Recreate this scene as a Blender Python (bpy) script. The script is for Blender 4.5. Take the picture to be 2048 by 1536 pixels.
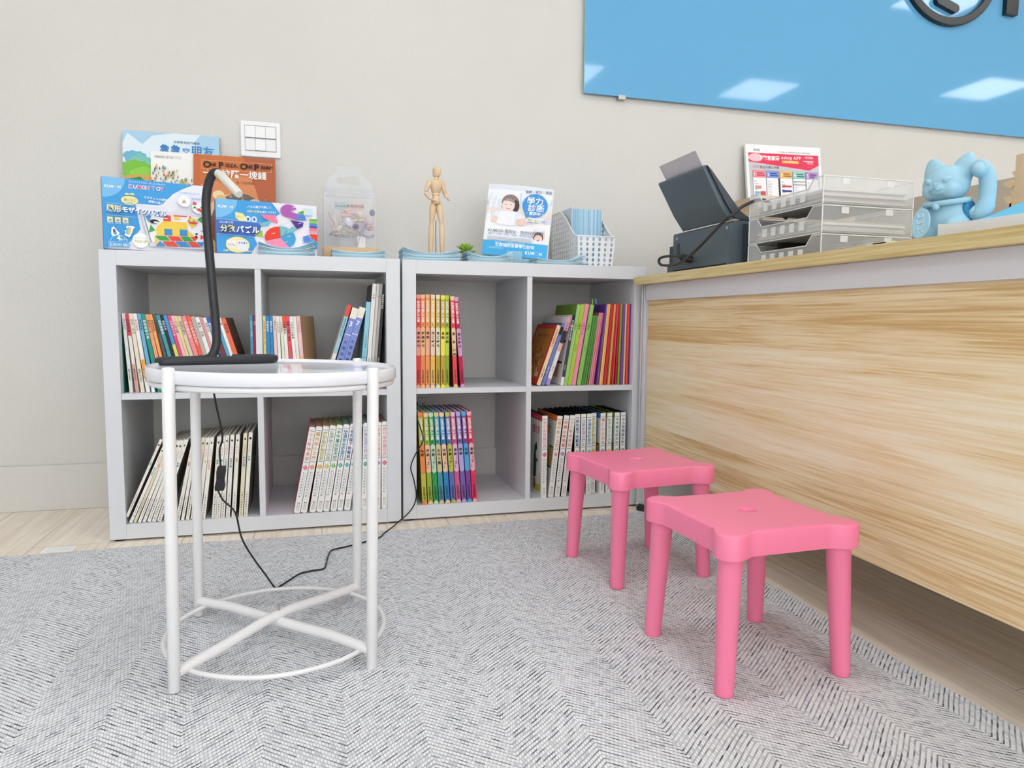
import bpy, math, random
from math import sin, cos, pi, radians as RAD
from mathutils import Vector, Matrix
random.seed(7)
for o in list(bpy.data.objects):
    bpy.data.objects.remove(o)
SC = bpy.context.scene
COL = SC.collection

# ------------------------------------------------------------------ camera, exposure, lights
cam_d = bpy.data.cameras.new('camera'); cam = bpy.data.objects.new('camera', cam_d); COL.objects.link(cam)
cam_d.sensor_width = 36.0; cam_d.lens = 1422.877 / 2048 * 36.0; cam_d.clip_start = 0.02; cam_d.clip_end = 60
RW = ((0.96339099, -0.26794693, 0.00906929), (0.01492746, 0.08738511, 0.99606276), (-0.26768448, -0.9594625, 0.08818579))
cam.matrix_world = Matrix(((RW[0][0], RW[1][0], RW[2][0], 0.52557), (RW[0][1], RW[1][1], RW[2][1], -2.05042),
                           (RW[0][2], RW[1][2], RW[2][2], 0.592385), (0, 0, 0, 1)))
SC.camera = cam
SC.view_settings.view_transform = 'Standard'; SC.view_settings.look = 'None'
SC.view_settings.gamma = 1.0; SC.view_settings.use_curve_mapping = False
SC.view_settings.exposure = 0.15
W = bpy.data.worlds.new('world'); SC.world = W; W.use_nodes = True
W.node_tree.nodes['Background'].inputs[0].default_value = (0.945, 0.965, 1.0, 1); W.node_tree.nodes['Background'].inputs[1].default_value = 3.6
LIGHT = 8.5       # radiance of the ceiling panels
PANELS = [(-0.83, -2.95), (0.93, -2.60), (2.62, -3.10), (4.44, -3.00), (6.36, -2.38),
          (-0.9, -1.0), (0.9, -0.95), (2.7, -1.0), (4.5, -1.0), (-0.83, -4.8), (0.93, -4.8), (2.68, -4.8), (4.44, -4.8)]

# ------------------------------------------------------------------ materials
def lin(h):
    if isinstance(h, str):
        h = h.lstrip('#'); h = ''.join(q * 2 for q in h) if len(h) == 3 else h; c = [int(h[i:i + 2], 16) / 255 for i in (0, 2, 4)]
        return tuple(x / 12.92 if x <= .04045 else ((x + .055) / 1.055) ** 2.4 for x in c)
    return tuple(h)
MATS = {}
def mat(h, rough=.55, spec=.4, metal=0., coat=0., name=None):
    k = (h, rough, spec, metal, coat)
    if k in MATS: return MATS[k]
    m = bpy.data.materials.new(name or 'paint_' + str(h).strip('#')); m.use_nodes = True
    b = m.node_tree.nodes['Principled BSDF']
    b.inputs['Base Color'].default_value = (*lin(h), 1); b.inputs['Roughness'].default_value = rough
    b.inputs['Specular IOR Level'].default_value = spec; b.inputs['Metallic'].default_value = metal
    b.inputs['Coat Weight'].default_value = coat
    MATS[k] = m; return m
def nmat(name):
    m = bpy.data.materials.new(name); m.use_nodes = True
    return m, m.node_tree, m.node_tree.nodes['Principled BSDF']
def nd(nt, t, ins=None, **props):
    n = nt.nodes.new(t)
    for k, v in props.items(): setattr(n, k, v)
    for k, v in (ins or {}).items():
        if hasattr(v, 'is_output'): nt.links.new(v, n.inputs[k])
        else: n.inputs[k].default_value = v
    return n
def mth(nt, op, a, b=None, c=None):
    n = nt.nodes.new('ShaderNodeMath'); n.operation = op
    for i, v in enumerate((a, b, c)):
        if v is None: continue
        if hasattr(v, 'is_output'): nt.links.new(v, n.inputs[i])
        else: n.inputs[i].default_value = v
    return n.outputs[0]
def ramp(nt, fac, stops, interp='LINEAR'):
    n = nt.nodes.new('ShaderNodeValToRGB'); n.color_ramp.interpolation = interp
    e = n.color_ramp.elements
    while len(e) < len(stops): e.new(.5)
    for x, (p, c) in zip(e, stops): x.position = p; x.color = (*lin(c), 1)
    nt.links.new(fac, n.inputs[0]); return n.outputs[0]
def bump(nt, bsdf, h, strength, dist):
    b = nd(nt, 'ShaderNodeBump', {'Height': h, 'Strength': strength, 'Distance': dist}); nt.links.new(b.outputs[0], bsdf.inputs['Normal'])
def objc(nt): return nt.nodes.new('ShaderNodeTexCoord').outputs['Object']

def m_wall():
    m, nt, b = nmat('painted_wall'); co = objc(nt)
    n1 = nd(nt, 'ShaderNodeTexNoise', {'Vector': co, 'Scale': 160., 'Detail': 3.})
    n2 = nd(nt, 'ShaderNodeTexNoise', {'Vector': co, 'Scale': 5., 'Detail': 4.})
    h = mth(nt, 'ADD', n1.outputs[0], mth(nt, 'MULTIPLY', n2.outputs[0], 1.2))
    bump(nt, b, h, .32, .0035)
    c = ramp(nt, n2.outputs[0], [(.3, '#d2d0cb'), (.7, '#d4d2cd')]); nt.links.new(c, b.inputs['Base Color'])
    b.inputs['Roughness'].default_value = .3; b.inputs['Specular IOR Level'].default_value = .35
    return m
def m_floor():
    m, nt, b = nmat('pale_plank_floor'); co = objc(nt)
    sp = nd(nt, 'ShaderNodeSeparateXYZ', {'Vector': co})
    v = nd(nt, 'ShaderNodeCombineXYZ', {'X': sp.outputs[1], 'Y': sp.outputs[0], 'Z': 0.})
    br = nd(nt, 'ShaderNodeTexBrick', {'Vector': v.outputs[0], 'Color1': (*lin('#faf2e4'), 1), 'Color2': (*lin('#f4eadb'), 1), 'Mortar': (*lin('#aea496'), 1),
            'Scale': 1., 'Mortar Size': .0009, 'Brick Width': 1.2, 'Row Height': .18, 'Bias': 0.}, offset=.37)
    g = nd(nt, 'ShaderNodeMapping', {'Vector': co, 'Scale': (70., 3.2, 1.)})
    n = nd(nt, 'ShaderNodeTexNoise', {'Vector': g.outputs[0], 'Scale': 1., 'Detail': 6., 'Distortion': .6})
    gr = ramp(nt, n.outputs[0], [(.3, '#dad0c4'), (.62, '#ffffff')])
    mx = nd(nt, 'ShaderNodeMixRGB', {'Fac': .55, 'Color1': br.outputs[0], 'Color2': gr}, blend_type='MULTIPLY')
    nt.links.new(mx.outputs[0], b.inputs['Base Color']); b.inputs['Roughness'].default_value = .5
    return m
def m_woodpanel(name, lo, mid, hi, axis_len=1, boardh=.13):
    m, nt, b = nmat(name); co = objc(nt); sp = nd(nt, 'ShaderNodeSeparateXYZ', {'Vector': co})
    row = mth(nt, 'FLOOR', mth(nt, 'DIVIDE', mth(nt, 'ADD', sp.outputs[2], -.018), boardh))
    rnd = nd(nt, 'ShaderNodeTexWhiteNoise', {'W': row}, noise_dimensions='1D')
    yy = mth(nt, 'ADD', sp.outputs[axis_len], mth(nt, 'MULTIPLY', row, 3.7))
    v = nd(nt, 'ShaderNodeCombineXYZ', {'X': mth(nt, 'MULTIPLY', yy, 1.5), 'Y': mth(nt, 'MULTIPLY', sp.outputs[2], 26.), 'Z': mth(nt, 'MULTIPLY', row, 5.1)})
    n = nd(nt, 'ShaderNodeTexNoise', {'Vector': v.outputs[0], 'Scale': 1.0, 'Detail': 5., 'Roughness': .55, 'Distortion': .55})
    v2 = nd(nt, 'ShaderNodeCombineXYZ', {'X': mth(nt, 'MULTIPLY', yy, 5.), 'Y': mth(nt, 'MULTIPLY', sp.outputs[2], 230.), 'Z': row})
    n2 = nd(nt, 'ShaderNodeTexNoise', {'Vector': v2.outputs[0], 'Scale': 1.0, 'Detail': 3., 'Distortion': .6})
    f = mth(nt, 'ADD', mth(nt, 'MULTIPLY', n.outputs[0], .52), mth(nt, 'ADD', mth(nt, 'MULTIPLY', n2.outputs[0], .40), mth(nt, 'MULTIPLY', rnd.outputs[0], .12)))
    c = ramp(nt, f, [(.38, lo), (.50, mid), (.64, hi)]); nt.links.new(c, b.inputs['Base Color'])
    b.inputs['Roughness'].default_value = .45; return m
def m_rug():
    m, nt, b = nmat('flatwoven_herringbone'); co = objc(nt); sp = nd(nt, 'ShaderNodeSeparateXYZ', {'Vector': co})
    x, y = sp.outputs[0], sp.outputs[1]; w = .112
    wob = nd(nt, 'ShaderNodeTexNoise', {'Vector': co, 'Scale': 9.})
    xx = mth(nt, 'ADD', x, mth(nt, 'MULTIPLY', mth(nt, 'SUBTRACT', wob.outputs[0], .5), .010))
    tri = mth(nt, 'MULTIPLY', mth(nt, 'PINGPONG', mth(nt, 'DIVIDE', xx, w), 1.), w)
    p = mth(nt, 'DIVIDE', mth(nt, 'ADD', y, mth(nt, 'MULTIPLY', tri, .85)), .0092)
    pf = mth(nt, 'FRACT', p); pi_ = mth(nt, 'FLOOR', p)
    q = mth(nt, 'DIVIDE', mth(nt, 'ADD', x, mth(nt, 'MULTIPLY', pi_, .0017)), .0046)
    qf = mth(nt, 'FRACT', q); qi = mth(nt, 'FLOOR', q)
    cell = nd(nt, 'ShaderNodeCombineXYZ', {'X': qi, 'Y': pi_, 'Z': 0.})
    wn = nd(nt, 'ShaderNodeTexWhiteNoise', {'Vector': cell.outputs[0]}, noise_dimensions='3D')
    c = ramp(nt, wn.outputs[0], [(0., '#d3d6de'), (.2, '#e8ebf1'), (.45, '#f5f7fb'), (1., '#fbfcff')])
    # the warp between the loops: grey to near black, varying along the weave
    sl = nd(nt, 'ShaderNodeCombineXYZ', {'X': mth(nt, 'FLOOR', mth(nt, 'DIVIDE', x, .011)), 'Y': pi_, 'Z': 3.})
    wn2 = nd(nt, 'ShaderNodeTexWhiteNoise', {'Vector': sl.outputs[0]}, noise_dimensions='3D')
    dk = ramp(nt, wn2.outputs[0], [(0., '#2c2d33'), (.12, '#70737a'), (.4, '#a6a9af'), (1., '#d0d2d6')])
    gap = mth(nt, 'LESS_THAN', pf, .33)
    mx = nd(nt, 'ShaderNodeMixRGB', {'Fac': gap, 'Color1': c, 'Color2': dk})
    edge = mth(nt, 'LESS_THAN', qf, .2)
    mx2 = nd(nt, 'ShaderNodeMixRGB', {'Fac': mth(nt, 'MULTIPLY', edge, .75), 'Color1': mx.outputs[0], 'Color2': (*lin('#a3a6ab'), 1)})
    nt.links.new(mx2.outputs[0], b.inputs['Base Color']); b.inputs['Roughness'].default_value = .9; b.inputs['Specular IOR Level'].default_value = .1
    hgt = mth(nt, 'MULTIPLY', mth(nt, 'SINE', mth(nt, 'MULTIPLY', pf, pi)), mth(nt, 'SINE', mth(nt, 'MULTIPLY', qf, pi)))
    bump(nt, b, hgt, .5, .002); return m
def m_clear(name, tint='#eef2f6', amt=.72, rough=.12):
    m, nt, b = nmat(name); b.inputs['Base Color'].default_value = (*lin(tint), 1); b.inputs['Roughness'].default_value = rough
    tr = nd(nt, 'ShaderNodeBsdfTransparent'); mx = nd(nt, 'ShaderNodeMixShader', {0: 1 - amt, 1: tr.outputs[0], 2: b.outputs[0]})
    nt.links.new(mx.outputs[0], nt.nodes['Material Output'].inputs[0]); return m
def m_stripes(name, cols, axis, per):
    m, nt, b = nmat(name); sp = nd(nt, 'ShaderNodeSeparateXYZ', {'Vector': objc(nt)})
    k = mth(nt, 'FLOOR', mth(nt, 'DIVIDE', sp.outputs[axis], per)); wn = nd(nt, 'ShaderNodeTexWhiteNoise', {'W': k}, noise_dimensions='1D')
    n = len(cols); c = ramp(nt, wn.outputs[0], [(i / n, x) for i, x in enumerate(cols)], 'CONSTANT'); nt.links.new(c, b.inputs['Base Color'])
    b.inputs['Roughness'].default_value = .7; return m
def m_grain(name, a, c_, scale=(6., 6., 60.), rough=.5):
    m, nt, b = nmat(name); g = nd(nt, 'ShaderNodeMapping', {'Vector': objc(nt), 'Scale': scale})
    n = nd(nt, 'ShaderNodeTexNoise', {'Vector': g.outputs[0], 'Scale': 1., 'Detail': 4., 'Distortion': .8})
    c = ramp(nt, n.outputs[0], [(.3, a), (.7, c_)]); nt.links.new(c, b.inputs['Base Color']); b.inputs['Roughness'].default_value = rough; return m
def m_emit(name, s):
    m = bpy.data.materials.new(name); m.use_nodes = True; nt = m.node_tree; nt.nodes.remove(nt.nodes['Principled BSDF'])
    e = nd(nt, 'ShaderNodeEmission', {'Color': (.965, .98, 1., 1), 'Strength': s}); nt.links.new(e.outputs[0], nt.nodes['Material Output'].inputs[0]); return m
WHITE = mat('#d8dbe0', .42, .4, name='white_laminate'); PLASTIC_W = mat('#efeff0', .35, .5, name='white_plastic')
METAL_W = mat('#ececed', .32, .5, name='white_powder_coat')
PINK = mat('#ff87ad', .36, .5, name='pink_plastic')
BLACK = mat('#17181b', .45, .5, name='black_plastic'); TUBE = mat('#24262d', .42, .5, name='black_tube_paint')
PAGES = mat('#ece4d3', .8, .2, name='book_pages'); PAGE_W = mat('#f3f1ec', .8, .2, name='white_paper')
ALU = mat('#d5d6d9', .35, .5, .35, name='painted_aluminium')

# ------------------------------------------------------------------ mesh building
class MB:
    def __init__(s): s.v = []; s.f = []; s.mi = []; s.sm = []; s.mats = []
    def m(s, mt):
        if mt not in s.mats: s.mats.append(mt)
        return s.mats.index(mt)
    def add(s, vs, fs, mt, smooth=False):
        o = len(s.v); k = s.m(mt); s.v.extend([tuple(v) for v in vs])
        for f in fs: s.f.append([i + o for i in f]); s.mi.append(k); s.sm.append(smooth)
        return s
    def box(s, x0, x1, y0, y1, z0, z1, mt):
        vs = [(x, y, z) for z in (z0, z1) for y in (y0, y1) for x in (x0, x1)]
        return s.add(vs, [(0, 2, 3, 1), (4, 5, 7, 6), (0, 1, 5, 4), (2, 6, 7, 3), (0, 4, 6, 2), (1, 3, 7, 5)], mt)
    def prism(s, poly, fn, a, b, mt, smooth=False):
        n = len(poly); vs = [fn(p[0], p[1], a) for p in poly] + [fn(p[0], p[1], b) for p in poly]
        s.add(vs, [list(range(n))[::-1], [n + i for i in range(n)]], mt)
        return s.add(vs, [(i, (i + 1) % n, n + (i + 1) % n, n + i) for i in range(n)], mt, smooth)
    def tube(s, path, r, mt, seg=12, closed=False, caps=True, flat=1.0):
        P = [Vector(p) for p in path]; n = len(P); R = r if isinstance(r, (list, tuple)) else [r] * n
        vs = []; up = None
        for i in range(n):
            a = P[(i - 1) % n] if (closed or i > 0) else P[i]; b = P[(i + 1) % n] if (closed or i < n - 1) else P[i]
            t = (b - a).normalized()
            if up is None:
                up = Vector((0, 0, 1)) if abs(t.z) < .9 else Vector((1, 0, 0))
            up = (up - t * up.dot(t)).normalized(); sd = t.cross(up)
            for k in range(seg):
                an = 2 * pi * k / seg; vs.append(P[i] + (sd * cos(an) + up * sin(an) * flat) * R[i])
        fs = []
        for i in range(n if closed else n - 1):
            for k in range(seg):
                a = i * seg + k; b = i * seg + (k + 1) % seg; c = ((i + 1) % n) * seg + (k + 1) % seg; d = ((i + 1) % n) * seg + k
                fs.append((a, b, c, d))
        s.add(vs, fs, mt, True)
        if caps and not closed: s.add(vs, [list(range(seg))[::-1], [(n - 1) * seg + k for k in range(seg)]], mt)
        return s
    def lathe(s, prof, mt, seg=20, M=None, sx=1., sy=1., smooth=True):
        vs = []
        for r, z in prof:
            for k in range(seg):
                a = 2 * pi * k / seg; vs.append(Vector((r * cos(a) * sx, r * sin(a) * sy, z)))
        if M is not None: vs = [M @ v for v in vs]
        n = len(prof); fs = [(i * seg + k, i * seg + (k + 1) % seg, (i + 1) * seg + (k + 1) % seg, (i + 1) * seg + k) for i in range(n - 1) for k in range(seg)]
        s.add(vs, fs, mt, smooth); s.add(vs, [list(range(seg))[::-1], [(n - 1) * seg + k for k in range(seg)]], mt)
        return s
    def ell(s, c, r, mt, seg=16, rings=10, M=None):
        r = r if isinstance(r, (tuple, list)) else (r, r, r); vs = []
        for i in range(rings + 1):
            th = pi * i / rings
            for k in range(seg):
                a = 2 * pi * k / seg; v = Vector((r[0] * sin(th) * cos(a), r[1] * sin(th) * sin(a), r[2] * cos(th)))
                vs.append((M @ v if M is not None else v) + Vector(c))
        fs = [(i * seg + k, (i + 1) * seg + k, (i + 1) * seg + (k + 1) % seg, i * seg + (k + 1) % seg) for i in range(rings) for k in range(seg)]
        return s.add(vs, fs, mt, True)
    def art(s, A):
        for vs, fs, mt in A.out: s.add(vs, fs, mt)
        return s
    def build(s, name, parent=None, loc=None, bevel=0., segs=2):
        me = bpy.data.meshes.new(name); me.from_pydata(s.v, [], s.f)
        for mt in s.mats: me.materials.append(mt)
        me.polygons.foreach_set('material_index', s.mi); me.polygons.foreach_set('use_smooth', s.sm); me.update()
        o = bpy.data.objects.new(name, me); COL.objects.link(o)
        if parent: o.parent = parent
        if loc: o.location = loc
        if bevel:
            b = o.modifiers.new('edge', 'BEVEL'); b.width = bevel; b.segments = segs; b.limit_method = 'ANGLE'; b.angle_limit = RAD(40)
        return o
def tag(o, label, cat, group=None):
    o['label'] = label; o['category'] = cat
    if group: o['group'] = group
    return o
def root(name, label, cat, loc=(0, 0, 0), rot=(0, 0, 0), group=None):
    o = bpy.data.objects.new(name, None); COL.objects.link(o); o.empty_display_size = .02
    o.location = loc; o.rotation_euler = rot
    return tag(o, label, cat, group)
def smooth_path(pts, n=6):
    P = [Vector(p) for p in pts]; out = []
    for i in range(len(P) - 1):
        a = P[max(i - 1, 0)]; b = P[i]; c = P[i + 1]; d = P[min(i + 2, len(P) - 1)]
        for k in range(n):
            t = k / n; out.append(.5 * ((2 * b) + (c - a) * t + (2 * a - 5 * b + 4 * c - d) * t * t + (3 * b - a - 3 * c + d) * t ** 3))
    out.append(P[-1]); return out
def axisM(p0, p1):
    p0 = Vector(p0); d = Vector(p1) - p0
    return Matrix.Translation(p0) @ d.to_track_quat('Z', 'Y').to_matrix().to_4x4(), d.length

# printed artwork: flat coloured shapes and lettering laid on a surface
GL = {}
def glyph(ch, bold):
    k = (ch, bold)
    if k not in GL:
        c = bpy.data.curves.new('g', 'FONT'); c.body = ch; c.size = 1; c.resolution_u = 2
        if bold: c.offset = bold
        o = bpy.data.objects.new('g', c); me = bpy.data.meshes.new_from_object(o)
        vs = [(v.co.x, v.co.y) for v in me.vertices]; fs = [list(p.vertices) for p in me.polygons]
        wide = ord(ch) > 0x2e80; adv = 1.0 if wide else (max([v[0] for v in vs]) + .07 if vs else .3)
        GL[k] = (vs, fs, adv)
        bpy.data.objects.remove(o); bpy.data.curves.remove(c); bpy.data.meshes.remove(me)
    return GL[k]
class Art:
    def __init__(s, o, u, v, w=1., h=1., step=.00012, off=.0001, fn=None):
        s.o = Vector(o); s.u = Vector(u).normalized(); s.vv = Vector(v).normalized(); s.n = s.u.cross(s.vv); s.w = w; s.h = h
        s.step = step; s.lay = 0; s.off = off; s.out = []; s.fn = fn
    def P(s, x, y):
        if s.fn: return s.fn(x, y, s.off + s.step * s.lay)
        return s.o + s.u * (x * s.w) + s.vv * (y * s.h) + s.n * (s.off + s.step * s.lay)
    def poly(s, pts, col, up=1):
        s.lay += up; pts = [(min(1, max(0, a)), min(1, max(0, b))) for a, b in pts]; s.out.append(([s.P(*p) for p in pts], [list(range(len(pts)))], mat(col) if not hasattr(col, 'node_tree') else col)); return s
    def rect(s, x0, y0, x1, y1, col, up=1): return s.poly([(x0, y0), (x1, y0), (x1, y1), (x0, y1)], col, up)
    def ell(s, cx, cy, rx, ry, col, a0=0, a1=360, n=24, up=1):
        pts = [(cx + rx * cos(RAD(a0 + (a1 - a0) * i / n)), cy + ry * sin(RAD(a0 + (a1 - a0) * i / n))) for i in range(n + (a1 - a0 < 360))]
        if a1 - a0 < 360: pts.append((cx, cy))
        return s.poly(pts, col, up)
    def ring(s, cx, cy, rx, ry, t, col, n=28):
        s.lay += 1; vs = []
        for i in range(n):
            a = 2 * pi * i / n; vs += [s.P(cx + rx * cos(a), cy + ry * sin(a)), s.P(cx + (rx - t) * cos(a), cy + (ry - t * s.w / s.h) * sin(a))]
        s.out.append((vs, [(2 * i, 2 * ((i + 1) % n), 2 * ((i + 1) % n) + 1, 2 * i + 1) for i in range(n)], mat(col))); return s
    def line(s, x0, y0, x1, y1, t, col):
        dx, dy = (x1 - x0) * s.w, (y1 - y0) * s.h; L = math.hypot(dx, dy) or 1; nx, ny = -dy / L * t / 2, dx / L * t / 2
        return s.poly([(x0 + nx / s.w, y0 + ny / s.h), (x1 + nx / s.w, y1 + ny / s.h), (x1 - nx / s.w, y1 - ny / s.h), (x0 - nx / s.w, y0 - ny / s.h)], col)
    def put(s, ch, x, y, size, col, bold=0, rot=0., sx=1.):
        vs, fs, adv = glyph(ch, bold); c, sn = cos(rot), sin(rot); r = []
        for a, b in vs:
            a *= size * sx; b *= size; r.append(s.P(x + (a * c - b * sn) / s.w, y + (a * sn + b * c) / s.h))
        if fs: s.out.append((r, fs, mat(col)))
        return adv * size * sx
    def text(s, t, x, y, size, col, bold=0, rot=0., sx=1., up=1):   # size in metres, baseline start at x,y (fractions)
        s.lay += up
        for ch in t:
            a = s.put(ch, x, y, size, col, bold, rot, sx); x += a * cos(rot) / s.w; y += a * sin(rot) / s.h
        return s
    def vtext(s, t, xc, ytop, size, col, bold=0, pitch=None, sx=1., up=1):
        s.lay += up; pitch = pitch or size * 1.05; y = ytop * s.h
        for ch in t:
            adv = glyph(ch, bold)[2]
            s.put(ch, xc - .5 * adv * size * sx / s.w, (y - size * .86) / s.h, size, col, bold, 0, sx); y -= pitch
        return s

# ------------------------------------------------------------------ the setting
X0, X1, Y0, Y1, ZC = -2.4, 7.8, -6.2, 0.403, 2.7
def struct(name, mb, kind='structure'):
    o = mb.build(name); o['kind'] = kind; return o
MWALL = m_wall(); MWP = mat('#dddbd6', .6, .3, name='plain_wall_paint')
struct('floor', MB().box(X0 - .1, X1 + .1, Y0 - .1, Y1 + .1, -.05, 0, m_floor()))
struct('ceiling', MB().box(X0 - .1, X1 + .1, Y0 - .1, Y1 + .1, ZC, ZC + .05, mat('#f1f1ef', .8, .2)))
struct('wall_back', MB().box(X0 - .1, X1 + .1, Y1, Y1 + .1, 0, ZC, MWALL))
struct('wall_left', MB().box(X0 - .1, X0, Y0, Y1, 0, ZC, MWP))
struct('wall_right', MB().box(X1, X1 + .1, Y0, Y1, 0, ZC, MWP))
WX0, WX1, WZ0, WZ1 = -1.9, 5.5, .25, 2.45          # window added unseen behind the camera so sky light fills the shelves
wf = MB()
for a in ((X0 - .1, WX0, 0, ZC), (WX1, X1 + .1, 0, ZC), (WX0, WX1, 0, WZ0), (WX0, WX1, WZ1, ZC)): wf.box(a[0], a[1], Y0 - .1, Y0, a[2], a[3], MWP)
struct('wall_front', wf)
wm = MB()
for k in range(5): x = WX0 + (WX1 - WX0 - .06) * k / 4; wm.box(x, x + .06, Y0 - .09, Y0 - .02, WZ0, WZ1, mat('#d8d9da', .4))
for z in (WZ0, WZ1 - .06): wm.box(WX0, WX1, Y0 - .09, Y0 - .02, z, z + .06, mat('#d8d9da', .4))
wn_ = struct('fill_window_1', wm)
MB().box(WX0, WX1, Y0 - .06, Y0 - .055, WZ0 + .06, WZ1 - .06, m_clear('fill_window_glass', '#f4f8fa', .93, .02)).build('pane', wn_)
struct('baseboard_back', MB().box(X0, X1, Y1 - .012, Y1, 0, .1405, MWALL)).modifiers.new('e', 'BEVEL').width = .002
M_LIGHT = m_emit('led_diffuser', LIGHT)
for i, (x, y) in enumerate(PANELS):
    t = root('ceiling_light', 'square white ceiling light panel above the room', 'light', (x, y, ZC), group='ceiling light panels')
    MB().box(-.26, .26, -.26, .26, -.004, -.0005, M_LIGHT).build('diffuser', t)
    f = MB()
    for a in ((-.285, .285, -.285, -.26), (-.285, .285, .26, .285), (-.285, -.26, -.26, .26), (.26, .285, -.26, .26)): f.box(*a, -.008, 0, PLASTIC_W)
    f.build('frame', t)

# ------------------------------------------------------------------ rug
RT = .004
rg = MB(); xs = [-1.7 + 3.212 * i / 80 for i in range(81)]
top = [(x, -.072 + .005 * sin(x * 5 + 1) + .003 * sin(x * 13)) for x in xs]
side = [(1.512 + .004 * sin(k * .9), -.072 - 3.3 * k / 40) for k in range(1, 41)]
rg.prism(top[::1] + side + [(-1.7, -3.37)], lambda a, b, c: (a, b, c), 0.0005, RT, m_rug())
tag(rg.build('rug'), 'grey and white herringbone flatwoven rug covering the floor', 'rug')
fl = MB().box(-.146, -.073, -.056, -.010, .0003, .0007, mat('#ffffff', .5)); a = Art((-.146, -.056, .0007), (1, 0, 0), (0, 1, 0), .073, .046)
for k in range(4): a.line(.1, .25 + .17 * k, .9, .25 + .17 * k, .0012, '#c9cdd2')
fl.art(a); tag(fl.build('paper_tag'), 'small white paper tag lying on the floor at the rug back edge', 'tag')

# ------------------------------------------------------------------ shelf units
def shelf_unit(x, y, label):
    Wd, H, D, fr, z0, t = .765, .7593, .372, .0395, .006, .016
    r = root('cube_shelf', label, 'shelf', (x, y, 0), group='white two by two cube shelves')
    for s in (0, Wd - fr): MB().box(s, s + fr, 0, D, z0, z0 + H, WHITE).build('side_panel', r, bevel=.0008)
    MB().box(fr, Wd - fr, 0.0003, D, z0 + H - fr, z0 + H, WHITE).build('top_panel', r, bevel=.0008)
    MB().box(fr, Wd - fr, 0.0003, D, z0, z0 + fr, WHITE).build('bottom_panel', r, bevel=.0008)
    c = Wd / 2; zc = z0 + H / 2
    MB().box(c - t / 2, c + t / 2, .002, D, z0 + fr, z0 + H - fr, WHITE).build('divider', r, bevel=.0006)
    for a, b in ((fr, c - t / 2), (c + t / 2, Wd - fr)): MB().box(a, b, .003, D, zc - t / 2, zc + t / 2, WHITE).build('shelf_board', r, bevel=.0006)
    for a in (.02, Wd - .02):
        for b in (.02, D - .03): MB().lathe([(.013, 0), (.013, z0)], BLACK, 14, Matrix.Translation((a, b, 0))).build('foot', r)
    return r
shelf_unit(0, 0, 'white cube shelf at left, behind the round table')
shelf_unit(.7725, .0133, 'white cube shelf next to the wooden counter')
ZT, ZM, ZB = .7653, .3937, .0455      # top, middle boards, bottom boards
ZSH = .7653

# ------------------------------------------------------------------ books
ORD = 'first second third fourth fifth sixth seventh eighth ninth tenth eleventh twelfth thirteenth fourteenth fifteenth sixteenth seventeenth eighteenth nineteenth twentieth twenty-first twenty-second twenty-third twenty-fourth twenty-fifth twenty-sixth twenty-seventh twenty-eighth twenty-ninth'.split()
def book(name, label, group, x, y, z, lean, t, d, h, cover, art=None, pages=PAGES, side=None, round_=0, tilt=None, cat='book', back=None, yaw=0):
    lr = RAD(lean); zz = z + (t * sin(lr) if lr > 0 else 0)
    r = root(name, label, cat, (x, y, zz), (tilt or 0, lr, RAD(yaw)), group)
    cm = cover if hasattr(cover, 'node_tree') else mat(cover, .45, .4); ct = min(.0016, t * .2)
    b = MB()
    if round_:                                                   # hard back with softly rounded spine ends
        pts = [(round_, 0), (t - round_, 0), (t, round_), (t, h - round_), (t - round_, h), (round_, h), (0, h - round_), (0, round_)]
        b.prism(pts, lambda a, c, q: (a, q, c), 0, ct, cm)
    else: b.box(0, t, 0, ct, 0, h, cm)
    bk = mat(back, .45) if back else cm
    b.box(0, ct, ct, d, 0, h, bk); b.box(t - ct, t, ct, d, 0, h, bk)
    if art:
        A = Art((0, 0, 0), (1, 0, 0), (0, 0, 1), t, h); art(A); b.art(A)
    if side:                                                     # printing on the front board that faces left
        A = Art((0, d, 0), (0, -1, 0), (0, 0, 1), d, h); side(A); b.art(A)
    b.build('cover', r)
    MB().box(ct, t - ct, ct, d - .003, .002 if h > .1 else 0, h - .0025, pages).build('pages', r)
    return r
def thick(row, tmax, k=.93):
    out = []
    for i, (x, l, h) in enumerate(row):
        if i + 1 < len(row):
            x2, l2, h2 = row[i + 1]; hm = min(h * cos(RAD(l)), h2 * cos(RAD(l2)))
            g = min(x2 - x, (x2 + hm * math.tan(RAD(l2))) - (x + hm * math.tan(RAD(l))))
            out.append(max(.0028, min(tmax, k * g * cos(RAD(l)))))
        else: out.append(tmax if tmax < .012 else out[-1])
    return out
def sp_band(title, tcol, foot=None, fcol='#222222', bands=(), size=.78, top=.93, gap=1.12, bold=.012, mark=None):
    def f(A):
        for (a, b, c) in bands: A.rect(0, a, 1, b, c)
        s = A.w * size
        if title: A.vtext(title, .5, top, s, tcol, bold, s * gap)
        if foot: A.vtext(foot, .5, .30, s * .62, fcol, bold, s * .72)
        if mark: A.ell(.5, .965, .3, .012, mark)
    return f
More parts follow.
